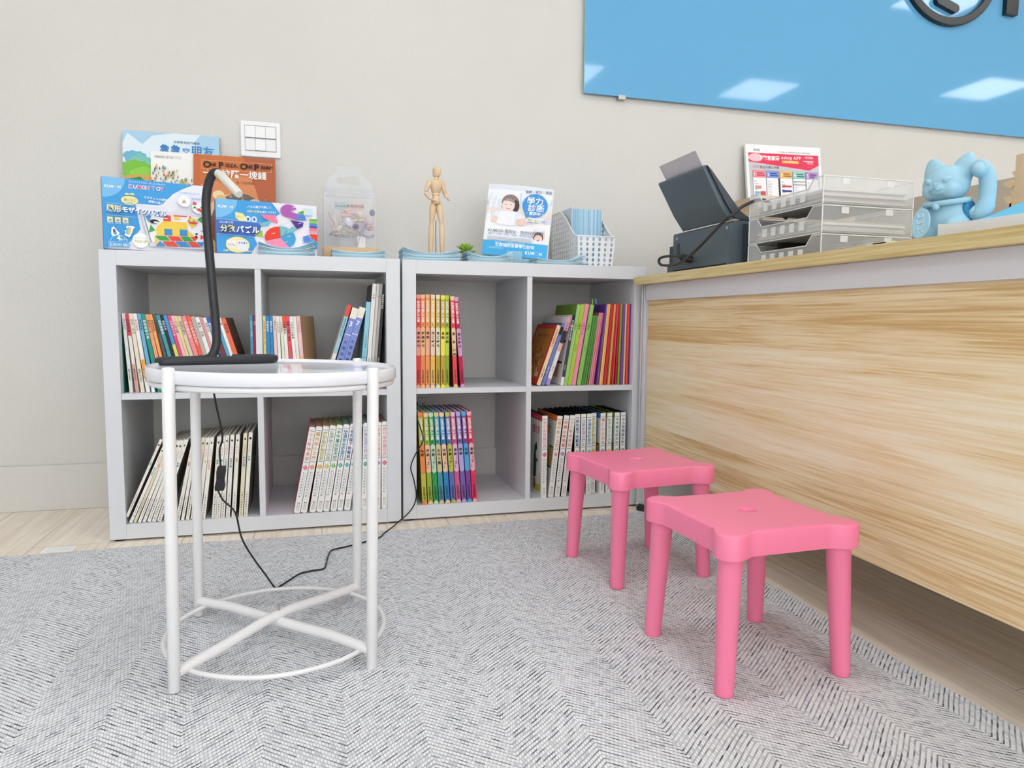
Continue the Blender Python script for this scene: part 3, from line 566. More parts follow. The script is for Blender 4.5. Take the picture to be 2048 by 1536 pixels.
# ------------------------------------------------------------------ pink stools
def stool_outline(n=144):
    def sdf(x, y):
        a = .1195; r1 = .004
        dx, dy = abs(x) - a + r1, abs(y) - a + r1
        d1 = math.hypot(max(dx, 0), max(dy, 0)) + min(max(dx, dy), 0) - r1
        d2 = math.hypot(abs(x) - .1075, abs(y) - .1075) - .0270
        k = .0075; h = max(k - abs(d1 - d2), 0) / k
        return min(d1, d2) - h * h * k * .25
    out = []
    for i in range(n):
        t = 2 * pi * i / n; lo, hi = 0, .2
        for _ in range(36):
            m = (lo + hi) / 2
            if sdf(m * cos(t), m * sin(t)) < 0: lo = m
            else: hi = m
        out.append((lo * cos(t), lo * sin(t)))
    return out
def stool(x, y, rz, label):
    r = root('kids_stool', label, 'stool', (x, y, RT), (0, 0, rz), 'pink plastic stools'); H = .2625; OUT = stool_outline(); n = len(OUT)
    s = MB(); vs = []; rings = []
    def ring(sc, dz, off=0.):
        rings.append(len(vs))
        for (a, b) in OUT:
            L = math.hypot(a, b); k = (L - off) / L * sc; vs.append((a * k, b * k, dz))
    hole = .0125
    ring(1, H - .040); ring(1, H - .004); ring(1, H - .0018, .0012); ring(1, H, .004); ring(1, H, .010)
    rings.append(len(vs)); vs += [(.024 * cos(2 * pi * i / n), .024 * sin(2 * pi * i / n), H) for i in range(n)]
    rings.append(len(vs)); vs += [(.0185 * cos(2 * pi * i / n), .0185 * sin(2 * pi * i / n), H) for i in range(n)]
    rings.append(len(vs)); vs += [(.0160 * cos(2 * pi * i / n), .0160 * sin(2 * pi * i / n), H - .0009) for i in range(n)]
    rings.append(len(vs)); vs += [(hole * cos(2 * pi * i / n), hole * sin(2 * pi * i / n), H - .004) for i in range(n)]
    rings.append(len(vs)); vs += [(hole * cos(2 * pi * i / n), hole * sin(2 * pi * i / n), H - .012) for i in range(n)]
    rings.append(len(vs)); vs += [(.03 * cos(2 * pi * i / n), .03 * sin(2 * pi * i / n), H - .012) for i in range(n)]
    ring(1, H - .010, .006); ring(1, H - .040, .0035)
    R_ = rings + [rings[0]]; fs = []
    for a, b in zip(R_[:-1], R_[1:]):
        for i in range(n): fs.append((a + i, a + (i + 1) % n, b + (i + 1) % n, b + i))
    s.add(vs, fs, PINK, True); o = s.build('seat', r)
    e = o.modifiers.new('w', 'EDGE_SPLIT'); e.split_angle = RAD(50)
    for sx in (-1, 1):
        for sy in (-1, 1):
            p0 = (sx * .1145, sy * .1145, 0); p1 = (sx * .104, sy * .104, H - .0125)
            M, L = axisM(p0, p1)
            MB().lathe([(.0138, 0), (.0150, .0015), (.0153, .006), (.0198, L * .86), (.0215, L - .030), (.0235, L - .012), (.0235, L)], PINK, 24, M).build('leg', r)
    return r
stool(1.2695, -.511, RAD(5.4), 'pink plastic kids stool nearer the shelves, half hidden behind the other stool')
stool(1.2545, -.980, RAD(2.4), 'pink plastic kids stool in front, closest to the camera')

# ------------------------------------------------------------------ reception counter
CX, CY, CR = 1.4842, -.004, -.0156
ct = root('reception_counter', 'long wooden reception counter with white apron at right', 'counter', (CX, CY, 0), (0, 0, CR))
MPAN = m_woodpanel('light_wood_panel', '#d8b379', '#f2dcae', '#fcf0d4'); MTOP = m_woodpanel('worktop_wood', '#c7ae70', '#dcc88e', '#ecdfb4', 1, .5)
o = MB().prism([(.004, 0), (.62, 0), (.62, -2.7), (0, -2.7), (0, -.004)], lambda a, b, c: (a, b, c), .7062, .7309, MTOP).build('worktop', ct, bevel=.0012)
MB().box(.022, .034, -.046, -2.69, .6583, .7060, mat('#e4e4e8', .4, .4)).build('apron', ct, bevel=.001)
MB().box(.030, .048, -.050, -2.69, .1585, .690, MPAN).build('front_panel', ct)
p = MB(); p.box(.026, .046, -.004, -.036, .022, .706, ALU); p.box(.030, .060, -.036, -.046, .022, .706, ALU); p.box(.0245, .028, -.010, -.014, .022, .706, ALU); p.box(.0245, .028, -.026, -.030, .022, .706, ALU)
p.build('post', ct, bevel=.0008)
MB().lathe([(.001, .07), (.004, .07), (.005, .074), (.004, .078)], ALU, 12, Matrix.Translation((.025, -.020, .02)) @ Matrix.Rotation(pi / 2, 4, 'Y') @ Matrix.Translation((0, 0, -.076))).build('post_knob', ct)
MB().box(.026, .064, -.002, -.05, .010, .022, BLACK).build('post_cap', ct); MB().lathe([(.026, 0), (.026, .008), (.016, .0105)], BLACK, 20, Matrix.Translation((.045, -.028, 0))).build('levelling_foot', ct)
MB().box(.060, .215, -.012, -.075, .012, .105, mat('#c9c9ca', .4)).build('base_rail', ct, bevel=.002)
MB().lathe([(.016, 0), (.016, .0125)], BLACK, 16, Matrix.Translation((.19, -.04, 0))).build('levelling_foot', ct)
MB().box(.58, .60, -.02, -2.69, .02, .706, mat('#d8d4cc', .6)).build('rear_panel', ct)
tag(MB().box(2.04, 2.056, -1.9, -.30, .7312, .923, m_grain('pale_beech', '#b9ac9e', '#cfc4b7', (1.5, 2., 14.))).build('desk_screen'), 'low pale wooden screen along the far side of the counter', 'screen')

# printer, paper, cable
G1, G2, G3_ = mat('#56646f', .45, .5, name='printer_grey'), mat('#3a434c', .45, .5), mat('#161a1f', .55, .4)
pr = root('printer', 'dark grey inkjet printer with rear paper feed on the counter end', 'printer', (1.60, -.348, .7312))
b = MB(); b.box(0, .012, .0, .31, .004, .128, G1); b.box(.012, .34, 0, .33, 0, .134, G1); b.box(.02, .33, .31, .37, 0, .10, G2); b.box(.0, .05, .31, .345, .0, .036, G1)
b.box(.04, .26, -.012, .002, .02, .125, G2); b.box(.07, .33, -.055, -.012, .0, .128, G2); b.box(.10, .34, -.10, -.055, 0, .09, G3_); b.box(.05, .3, .02, .30, .134, .142, mat('#3d4666', .35))
for y in (.012, .285): b.ell((-.001, y, .115), (.002, .005, .005), mat('#b9bcc0', .3, .5, .7), 10, 6)
b.box(-.002, 0, .012, .30, .018, .022, G3_); b.box(-.002, 0, .27, .285, .06, .10, G2); b.box(-.0025, 0, .235, .255, .004, .016, mat('#e6e6e4'))
b.build('body', pr, bevel=.002)
s = MB(); pf = [(.004, .134), (-.028, .176), (-.082, .2685), (-.080, .274), (-.074, .2745), (-.016, .183), (.016, .140)]
pts = lambda y: [(x, y, z) for x, z in pf]
s.prism(pf, lambda a, c, q: (a, q, c), .008, .258, G1, False); s.prism([(.016, .140), (-.016, .183), (-.074, .2745), (-.06, .262), (.03, .16), (.07, .136)], lambda a, c, q: (a, q, c), .0, .008, G2)
s.build('paper_support', pr, bevel=.003)
pp = MB(); pp.prism([(-.006, .168), (-.079, .2835), (-.098, .315), (-.0975, .3153), (-.078, .2840), (-.005, .1686)], lambda a, c, q: (1.604 + a, q, .7312 + c), -.320, -.115, mat('#cfcbd2', .7))
tag(pp.build('paper_sheet'), 'sheet of white paper standing in the printer paper support', 'paper')
cb = MB(); cb.tube(smooth_path([(1.598, -.152, .776), (1.585, -.150, .780), (1.574, -.12, .789), (1.570, -.076, .793), (1.569, -.025, .793), (1.568, -.008, .785), (1.568, -.022, .771), (1.568, -.077, .765), (1.567, -.153, .769), (1.566, -.25, .802), (1.567, -.372, .859), (1.575, -.40, .872), (1.60, -.415, .895), (1.64, -.44, .905), (1.70, -.45, .86)], 6), .0042, mat('#3a3a3c', .5), 10)
tag(cb.build('printer_cable'), 'dark grey power cable looping across the back of the printer', 'cable')
MB().tube([(1.599, -.152, .776), (1.588, -.15, .779), (1.580, -.135, .784), (1.576, -.125, .787)], [.011, .011, .010, .006], BLACK, 12).build('plug', bpy.data.objects['printer_cable'])

# letter trays
CL = m_clear('clear_tray_plastic', '#eef1f5', .76, .2); CLE = m_clear('clear_tray_rim', '#f6f8fb', .25, .2)
lt_ = root('letter_tray_tower', 'stack of three clear plastic letter trays beside the printer', 'tray', (1.615, -.69, .7312))
for k in range(3):
    z = .0635 * k; t = .002; LX, LY = .245, .275; h = .0605; m_ = MB()
    m_.box(0, LX, 0, LY, z + .004, z + .006, CL)
    fr = [(0, z), (LY, z), (LY, z + h), (LY - .032, z + h), (LY - .052, z + h * .64), (.052, z + h * .64), (.032, z + h), (0, z + h)]
    m_.prism(fr, lambda a, c, q: (q, a, c), 0, t, CL)
    m_.box(LX - t, LX, 0, LY, z, z + h, CL)
    for yy in (0, LY - t): m_.box(t, LX - t, yy, yy + t, z, z + h, CL)
    rim = [(LY, z + h), (LY - .032, z + h), (LY - .052, z + h * .64), (.052, z + h * .64), (.032, z + h), (0, z + h)]
    m_.tube([(t / 2, a, c) for a, c in rim], .0016, CLE, 6); m_.tube([(LX, 0, z + h), (0, 0, z + h)], .0016, CLE, 6); m_.tube([(0, 0, z), (0, 0, z + h)], .0016, CLE, 6); m_.tube([(0, LY, z), (0, LY, z + h)], .0018, CLE, 6); m_.tube([(0, 0, z), (0, LY, z)], .0013, CLE, 6)
    m_.tube([(0, LY, z + h), (LX, LY, z + h), (LX, 0, z + h)], .0014, CLE, 6); m_.tube([(LX, 0, z), (LX, 0, z + h)], .0014, CLE, 6)
    for q in range(5): m_.box(-.0004, 0, .06 + .035 * q, .078 + .035 * q, z + .012, z + .032, CLE)
    for q in (.05, .17): m_.box(q, q + .02, -.0004, 0, z + h - .016, z + h - .002, CLE)
    m_.build('letter_tray', lt_)
PS = m_stripes('paper_edges', ['#e6e4e2', '#cfccca', '#f0efed', '#b9b4ae', '#dedad6', '#c8bcae'], 2, .0028)
for k, (n, w) in enumerate(((9, 'top'), (8, 'middle'), (5, 'bottom'))):
    m_ = MB(); z0 = .7312 + .0635 * (2 - k) + .0063
    for j in range(n): m_.box(1.622 + .002 * (j % 3), 1.85, -.682 + .003 * (j * 5 % 4), -.434 - .004 * (j * 3 % 5), z0 + .0031 * j, z0 + .0031 * j + .0029, PS)
    o = m_.build('paper_stack'); o['kind'] = 'stuff'; tag(o, f'pile of papers lying in the {w} clear letter tray', 'papers')

# acrylic board of printed pages on a wooden cabinet against the wall
cb_ = root('wooden_cabinet', 'wooden cabinet against the wall behind the printer', 'cabinet', (2.05, .19, 0))
MB().box(0, .62, 0, .20, .05, 1.045, m_grain('cabinet_ply', '#c9a883', '#dcc4a4', (3., 3., 30.))).build('body', cb_); MB().box(.02, .6, .02, .2, 0, .05, BLACK).build('plinth', cb_)
for x in (.012, .312): MB().box(x, x + .296, -.014, 0, .07, 1.03, m_grain('cabinet_door', '#cbaa86', '#dfc8a8', (3., 3., 30.))).build('door', cb_)
ty = RAD(-7); sg = root('notice_board', 'printed shopping app notice leaning on the wall above the printer', 'sign', (2.118, .352, 1.0452), (ty, RAD(-1.5), 0))
b = MB(); b.box(0, .335, 0, .012, 0, .226, mat('#f2f3f5', .3, .5)); A = Art((.011, 0, .008), (1, 0, 0), (0, 0, 1), .312, .21)
A.rect(0, 0, 1, 1, '#f3f3f5'); A.rect(.0, 0, 1, .885, '#c9c9ce'); A.poly([(0, .885), (1, .885), (1, .70), (.86, .60), (0, .72)], '#e8375a'); A.ell(.1, .80, .10, .075, '#f3c3cc')
A.text('育家園', .07, .92, .010, '#9a8f8f'); A.text('為了育家園eshop 最新商品更好 線上商店下 優惠訊息請開啟', .42, .91, .0055, '#8a8a90')
A.text('下載育家園', .14, .765, .0185, '#ffffff', .025); A.text('eshop APP', .46, .79, .0185, '#ffe9ee', .02); A.rect(.47, .715, .71, .765, '#f3b95a'); A.text('全新服務體驗加', .50, .727, .008, '#fbeecb')
A.ring(.85, .765, .085, .105, .0012, '#f7c9d2'); A.text('商店優惠', .805, .82, .009, '#ffe3e8', .01); A.rect(.78, .755, .92, .775, '#f6d6dc'); A.text('下載送禮', .81, .715, .008, '#ffe3e8')
A.text('STEP', .05, .605, .013, '#e8a0a8'); A.text('新主子購入步驟', .15, .605, .012, '#6a6a72')
for k, (c, c2) in enumerate((('#ef8a96', '#b8405a'), ('#8098d8', '#2f4a9a'), ('#eeb870', '#8a5a1a'), ('#9ccfc4', '#2f7a6a'), ('#b490cc', '#5a3f8a'))):
    x = .045 + .188 * k; A.rect(x, .43, x + .175, .565, c); A.text(str(k + 1), x + .012, .465, .017, '#fff', .02); A.rect(x + .055, .505, x + .15, .525, c2, 0); A.rect(x + .055, .465, x + .165, .485, c2, 0); A.rect(x, .02, x + .175, .43, '#f2f3f6')
    for j in range(7): A.rect(x + .015, .07 + .048 * j, x + .05 + .012 * (j % 3), .082 + .048 * j, '#b9bcc4', 0)
A.rect(.395, .02, .42, .43, '#3a3a40'); A.rect(.445, .27, .58, .30, '#d8404f'); A.rect(.445, .18, .58, .215, '#3a4a9a'); A.rect(.07, .23, .15, .28, '#d89a8a'); A.rect(.06, .09, .12, .17, '#8ab4dc'); A.rect(.135, .09, .205, .18, '#c8525a'); A.rect(.61, .37, .795, .39, '#a9aab0'); A.rect(.61, .31, .795, .33, '#a9aab0')
b.art(A); b.build('printed_panel', sg, bevel=.001)

# ------------------------------------------------------------------ soft solids by fusing overlapping forms
def fuse(name, mb, mt, parent, vox=.0022, sm=6):
    o = mb.build('tmp'); r = o.modifiers.new('r', 'REMESH'); r.mode = 'VOXEL'; r.voxel_size = vox; r.use_smooth_shade = True
    s = o.modifiers.new('s', 'SMOOTH'); s.factor = .5; s.iterations = sm
    bpy.context.view_layer.update(); dg = bpy.context.evaluated_depsgraph_get()
    me = bpy.data.meshes.new_from_object(o.evaluated_get(dg)); me.name = name; me.materials.clear(); me.materials.append(mt)
    bpy.data.objects.remove(o); n = bpy.data.objects.new(name, me); COL.objects.link(n); n.parent = parent; return n
CATB = mat('#a2cde0', .62, .3, name='pale_blue_vinyl')
cat = root('beckoning_cat', 'pale blue beckoning cat figurine with raised paw on the counter', 'figurine', (1.590, -1.040, .7312), (0, 0, RAD(180 + 14)))
cat.scale = (.88, .86, .95)
m = MB(); E = lambda c, r, M=None: m.ell(c, r, CATB, 24, 16, M)
E((-.004, 0, .040), (.038, .046, .046)); E((0, 0, .062), (.031, .038, .030)); E((.012, -.026, .022), (.030, .023, .026)); E((.012, .028, .024), (.032, .025, .028))
E((.038, -.026, .009), (.016, .015, .010)); E((.038, .026, .009), (.016, .015, .010)); E((-.03, .02, .02), (.02, .03, .02)); E((.0, 0, .004), (.042, .046, .006)); E((.014, -.034, .055), (.018, .016, .022)); E((.030, -.028, .046), (.015, .012, .011))
fuse('body', m, CATB, cat)
m = MB(); E((.008, 0, .108), (.036, .044, .034)); E((.020, -.016, .097), (.022, .022, .018)); E((.020, .016, .097), (.022, .022, .018)); E((.038, 0, .097), (.010, .016, .011)); E((.030, 0, .112), (.013, .008, .016))
for s_ in (-1, 1):
    M = Matrix.Rotation(RAD(-22 * s_), 4, 'X') @ Matrix.Rotation(RAD(-6), 4, 'Y')
    m.lathe([(.0235, -.014), (.0230, .0), (.0190, .014), (.0120, .026), (.005, .0325), (.0005, .034)], CATB, 20, Matrix.Translation((.002, .027 * s_, .130)) @ M, .55, 1.)
head = fuse('head', m, CATB, cat, .002, 5)
for s_ in (-1, 1):
    MB().ell((.0388, .0175 * s_, .112), (.0058, .0085, .0058), CATB, 16, 10, Matrix.Rotation(RAD(20 * s_), 4, 'Z') @ Matrix.Rotation(RAD(14 * s_), 4, 'X')).build('eye', head)
MB().ell((.0455, 0, .1045), (.004, .005, .0035), CATB, 12, 8).build('nose', head)
MB().tube(smooth_path([(.0435, -.013, .096), (.0480, -.006, .0935), (.0485, 0, .0985), (.0480, .006, .0935), (.0435, .013, .096)], 5), .0011, mat('#7db4cf', .6), 8).build('mouth', head)
m = MB(); m.tube([(.034 * cos(2 * pi * k / 32) * 1.0 + .003, .040 * sin(2 * pi * k / 32), .0765 - .005 * cos(2 * pi * k / 32)) for k in range(32)], .0052, CATB, 10, True); m.build('collar', cat)
MB().ell((.039, 0, .066), (.0062, .0068, .0068), CATB, 14, 10).build('bell', cat)
m = MB(); sh = Vector((-.006, .044, .058))
m.tube(smooth_path([sh, (-.008, .054, .052), (-.012, .064, .060), (-.014, .067, .082), (-.013, .067, .106), (-.008, .066, .120), (.004, .064, .127), (.014, .063, .126)], 5), [.013] * 5 + [.0165] * 8 + [.015] * 12 + [.0145] * 6 + [.0165] * 4 + [.012], CATB, 18)
m.ell((.012, .063, .125), (.015, .0135, .012), CATB, 16, 10); fuse('raised_arm', m, CATB, cat)
MB().lathe([(.0185, -.003), (.0185, .004), (.016, .005)], mat('#2f86b4', .6), 22, axisM(sh - Vector((0, .004, 0)), sh + Vector((0, .02, .002)))[0]).build('arm_socket', cat)['label'] = 'darker blue shoulder socket'
PL = Matrix.Translation((.050, -.020, .036)) @ Matrix.Rotation(RAD(10), 4, 'X') @ Matrix.Rotation(RAD(72), 4, 'Y')
m = MB(); m.lathe([(.0005, 0), (.020, 0), (.0205, .003), (.019, .005), (.017, .0045), (.0005, .0045)], CATB, 36, PL, 1.5, .92)
for k in range(36):
    a = 2 * pi * k / 36; m.add([PL @ Vector(v) for v in ((1.5 * .0172 * cos(a - .04), .92 * .0172 * sin(a - .04), .0055), (1.5 * .0198 * cos(a - .04), .92 * .0198 * sin(a - .04), .0055), (1.5 * .0198 * cos(a + .04), .92 * .0198 * sin(a + .04), .0055), (1.5 * .0172 * cos(a + .04), .92 * .0172 * sin(a + .04), .0055))], [(0, 1, 2, 3)], mat('#b4d6e4', .6))
for (x, y, L, ang) in ((-.016, -.005, .008, 0), (-.016, .005, .008, 0), (-.012, 0, .014, 90), (-.004, -.006, .010, 20), (-.004, .006, .010, -20), (0, 0, .016, 90), (.006, -.006, .008, 0), (.006, .006, .008, 0), (.012, 0, .012, 90), (.016, -.004, .006, 0), (.016, .004, .006, 0)):
    c, s2 = cos(RAD(ang)) * L / 2, sin(RAD(ang)) * L / 2; m.tube([PL @ Vector((x - c, y - s2, .005)), PL @ Vector((x + c, y + s2, .005))], .0011, mat('#bfdce8', .6), 6)
m.build('coin_plaque', cat)

# low tray with papers, wooden cut-out box, leaflet
lw = root('paper_tray', 'low translucent white tray of papers at the counter edge beside the cat', 'tray', (1.512, -1.30, .7312), (0, 0, CR))
MT = m_clear('frosted_tray', '#f4f4f6', .35, .3); m = MB(); m.box(0, .24, 0, .205, 0, .002, MT)
m.prism([(0, .002), (.205, .002), (.205, .026), (.19, .024), (.0, .022)], lambda a, c, q: (q, a, c), 0, .0016, MT)
for a in ((.238, .24, 0, .205), (0, .24, 0, .0016), (0, .24, .2034, .205)): m.box(*a, .002, .026, MT)
m.build('tray', lw)
o = MB().box(1.520, 1.74, -1.285, -1.102, .7335, .750, PAGE_W).build('paper_pile'); o['kind'] = 'stuff'; tag(o, 'pile of white papers in the low tray beside the cat', 'papers')
m = MB(); m.prism([(0, .0), (.08, .024), (.19, .066), (.19, .0666), (.08, .0246), (0, .0006)], lambda a, c, q: (1.535 + a, q, .7512 + c), -1.270, -1.106, mat('#6cc4ea', .5))
tag(m.build('blue_leaflet'), 'bright blue leaflet lying on the papers in the low tray', 'leaflet')
m = MB(); m.box(1.474, 1.56, -1.045, -.985, .7314, .7335, mat('#eceae6')); A = Art((1.474, -1.045, .7335), (1, 0, 0), (0, 1, 0), .086, .06); A.rect(0, .2, .6, .75, '#d8383c'); m.art(A); m.box(1.474, 1.4743, -1.03, -1.0, .7316, .7334, mat('#d8383c'))
tag(m.build('leaflet'), 'thin red and white leaflet lying flat at the counter edge left of the cat', 'leaflet')
PLY = m_grain('laser_cut_ply', '#d6bb98', '#e6d2b4', (20., 20., 4.), .6)
wb = root('wooden_box', 'laser cut plywood box with leaf cut-outs at the right frame edge', 'box', (1.77, -1.223, .7312))
wb.scale = (1.15, 1.15, 1.15)
m = MB(); m.box(0, .003, 0, .19, .0, .075, PLY); m.box(0, .10, 0, .003, 0, .075, PLY); m.box(0, .10, .187, .19, 0, .075, PLY); m.box(.097, .1, 0, .19, 0, .075, PLY); m.box(0, .1, 0, .19, 0, .003, PLY); m.build('box', wb)
for k in range(12):
    y = .188 - .012 * (k % 3) - .035 * (k // 6); z = .076 + .0095 * (k % 6) + .012 * (k // 6)
    l = MB(); pts = [(.022 * t, .006 * sin(pi * t ** .8)) for t in [i / 8 for i in range(9)]] + [(.022 * t, -.006 * sin(pi * t ** .8)) for t in [i / 8 for i in range(7, 0, -1)]]; an = RAD(28 - 6 * (k % 4))
    l.prism([(a * cos(an) - b * sin(an), a * sin(an) + b * cos(an)) for a, b in pts], lambda a, c, q: (q, y + a - .006, z + c), .0, .003, PLY); l.build('leaf', wb)
MB().box(0.0002, .0028, .05, .184, .072, .15, PLY).build('trunk_panel', wb)

# ------------------------------------------------------------------ on the left shelf: picture books and puzzle boxes
BL, BLL, BLD = '#3f9fe0', '#79bdec', '#3f6fc0'
def logo(A, x, y, s, col):          # KUMON with a round ring for the O, s = letter height in metres
    w = s / A.w
    for ch, dx in (('K', 0), ('U', .95), ('M', 1.95), ('N', 4.3)): A.text(ch, x + dx * w, y, s * 1.3, col, .03, 0, .95)
    A.ring(x + 3.65 * w, y + .48 * s / A.h, .52 * w, .52 * s / A.h, s * .15, col)
def flatbook(name, label, x, y, z, w, h, t, lean, yaw, cover, art, cat='book', roll=0, depth_part='cover', back=None, group=None):
    r = root(name, label, cat, (x, y, z), (RAD(lean), RAD(roll), RAD(yaw)), group)
    b = MB(); b.box(0, w, 0, .0014, 0, h, mat(cover, .28, .5)); b.box(0, w, t - .0014, t, 0, h, mat(back or cover, .35)); b.box(0, .0014, .0014, t - .0014, 0, h, mat(back or cover, .35))
    A = Art((0, 0, 0), (1, 0, 0), (0, 0, 1), w, h); art(A); b.art(A); b.build('cover', r)
    MB().box(.0014, w - .002, .0014, t - .0014, .002, h - .002, PAGE_W).build('pages', r); return r
def a_eleph(A):
    A.rect(0, 0, 1, 1, '#a9cfe8'); A.poly([(.05, .98), (.2, .9), (.3, .97), (.5, 1), (.8, 1), (.72, .93), (.9, .8), (.85, .6), (0, .5), (0, .9)], '#dcebf3')
    k = random.Random(5)
    for cx, cy, rx, ry, c in ((.12, .80, .12, .05, '#6fb6cf'), (.18, .76, .12, .06, '#7fc4b4'), (.12, .70, .2, .07, '#7cc043'), (.22, .66, .16, .06, '#8fcf4a'), (.16, .62, .2, .05, '#d0a85a'), (.12, .55, .2, .09, '#2f8a3f'), (.24, .52, .18, .08, '#3a9a48')):
        A.poly([(cx + rx * cos(t * .2618) * k.uniform(.85, 1.1), cy + ry * sin(t * .2618) * k.uniform(.8, 1.15)) for t in range(24)], c)
    A.rect(0, .2, 1, .5, '#3a9a48'); A.ell(.42, .42, .34, .16, '#d9d9dd'); A.ell(.09, .44, .11, .11, '#e2e2e6'); A.ell(.08, .42, .07, .075, '#c3c3ca')
    A.text('品格教育創作繪本', .52, .925, .0085, '#4a6a8a', 0, 0, 1.1); A.text('魯魯', .375, .838, .033, '#2f7fc4', .015, 0, .92); A.text('交', .605, .842, .024, '#6fb0e0', .015); A.text('朋友', .695, .835, .036, '#2f7fc4', .01, 0, .95)
def a_search(A):
    A.rect(0, 0, 1, 1, '#f1f1ee'); A.rect(.04, .935, .4, .965, '#dededa'); A.text('圖畫故事・第一本', .06, .94, .006, '#6a6a66'); k = random.Random(11)
    for i in range(950):
        x, y = k.uniform(.01, .99), k.uniform(.02, .86) ** .9 * .96
        if y > .8 + .07 * sin(x * 9): continue
        c = k.choice(['#d8a03c', '#e0c04a', '#c8503c', '#5f8fb8', '#8fae6a', '#b8c45a', '#7a6a5a', '#e6d28a', '#6fa0a8', '#d07a5a']); s = k.uniform(.4, .75)
        A.poly([(x - .018 * s, y), (x + .018 * s, y), (x + .012 * s, y + .032 * s), (x - .012 * s, y + .032 * s)], c, 1 if i % 12 == 0 else 0); A.ell(x, y + .040 * s, .012 * s, .010 * s, k.choice(['#efd0b0', '#5a4a3a', '#d8584a', '#f0d890']), n=7, up=0)
def a_pizza(A):
    A.rect(0, 0, 1, 1, '#d98a5a'); A.poly([(0, 1), (1, 1), (1, .86), (.6, .82), (0, .7)], '#c9703a'); A.poly([(.6, 1), (1, 1), (1, .2), (.9, .3), (.75, .7)], '#b5603c'); A.rect(0, 0, .012, 1, '#8a3a24')
    A.rect(.0, 0, .08, 1, '#c8693c'); A.ell(.5, .30, .42, .34, '#ecc08a'); A.ell(.56, .34, .36, .31, '#6a625c'); k = random.Random(2)
    for i in range(70): A.ell(.56 + k.uniform(-.3, .34), .36 + k.uniform(-.2, .26), .02, .012, k.choice(['#8a827a', '#4a443f', '#a39a90', '#5f5751']), n=6, up=1 if i % 10 == 0 else 0)
    A.ell(.74, .4, .16, .2, '#dcb8a4'); A.ell(.30, .62, .07, .045, '#f0d8a8'); A.ell(.33, .59, .06, .035, '#e2bc80'); A.rect(.1, .2, .26, .42, '#8a4a2a'); A.ell(.2, .12, .12, .06, '#e6b27a')
    A.line(.1, .945, .95, .945, .0006, '#f3d8b0'); A.line(.1, .865, .95, .865, .0006, '#f3d8b0'); A.line(.1, .865, .1, .945, .0006, '#f3d8b0'); A.line(.95, .865, .95, .945, .0006, '#f3d8b0')
    for t, x in (('One', .115), ('Pizza,', .30), ('One', .56), ('Penny', .735)):
        A.text(t[0], x, .877, .028, '#1d1714', .03); A.text(t[1:].upper(), x + .086, .893, .0140, '#1d1714', .035, 0, .92)
    A.text('一個披薩一塊錢', .11, .795, .0265, '#f7f2ea', .02); A.text('文／郝廣才　圖／朱里安諾', .30, .74, .0085, '#7a4a24')
flatbook('picture_book', 'tall blue picture book with green bushes, leaning on the wall above the left shelf', -.020, .345, ZSH + .0001, .272, .392, .012, -6, 0, '#9fc8e4', a_eleph, back='#5f9fae', roll=0)
flatbook('picture_book', 'white picture book covered with tiny coloured people, between two other leaning books', .060, .318, ZSH + .0001, .215, .335, .009, -9, 1, '#eeeeea', a_search)
flatbook('picture_book', 'brown pizza picture book with silver title, leaning on the wall behind the lamp', .180, .300, ZSH + .0001, .238, .336, .010, -11.5, 1, '#d98a5a', a_pizza, back='#8a3a24')
def box(name, label, x, y, z, w, h, t, yaw, front, sidec, topc, art, lean=-1.0):
    r = root(name, label, 'box', (x, y, z), (RAD(lean), 0, RAD(yaw)), 'boxed puzzles on the left shelf')
    b = MB(); b.box(0, w, .0005, t, 0, h, mat(sidec, .4)); b.box(0.0003, w - .0003, 0, .0006, .0003, h - .0003, mat(front, .3, .5)); b.box(.001, w - .001, .001, t - .001, h - .0002, h + .0004, mat(topc, .4))
    A = Art((0, 0, 0), (1, 0, 0), (0, 0, 1), w, h); art(A); b.art(A); b.build('carton', r)
    fl_ = MB(); fl_.box(w * .40, w * .47, -.0006, .0, 0, .011, mat('#e6e6ea', .4)); fl_.build('tuck_flap', r); return r
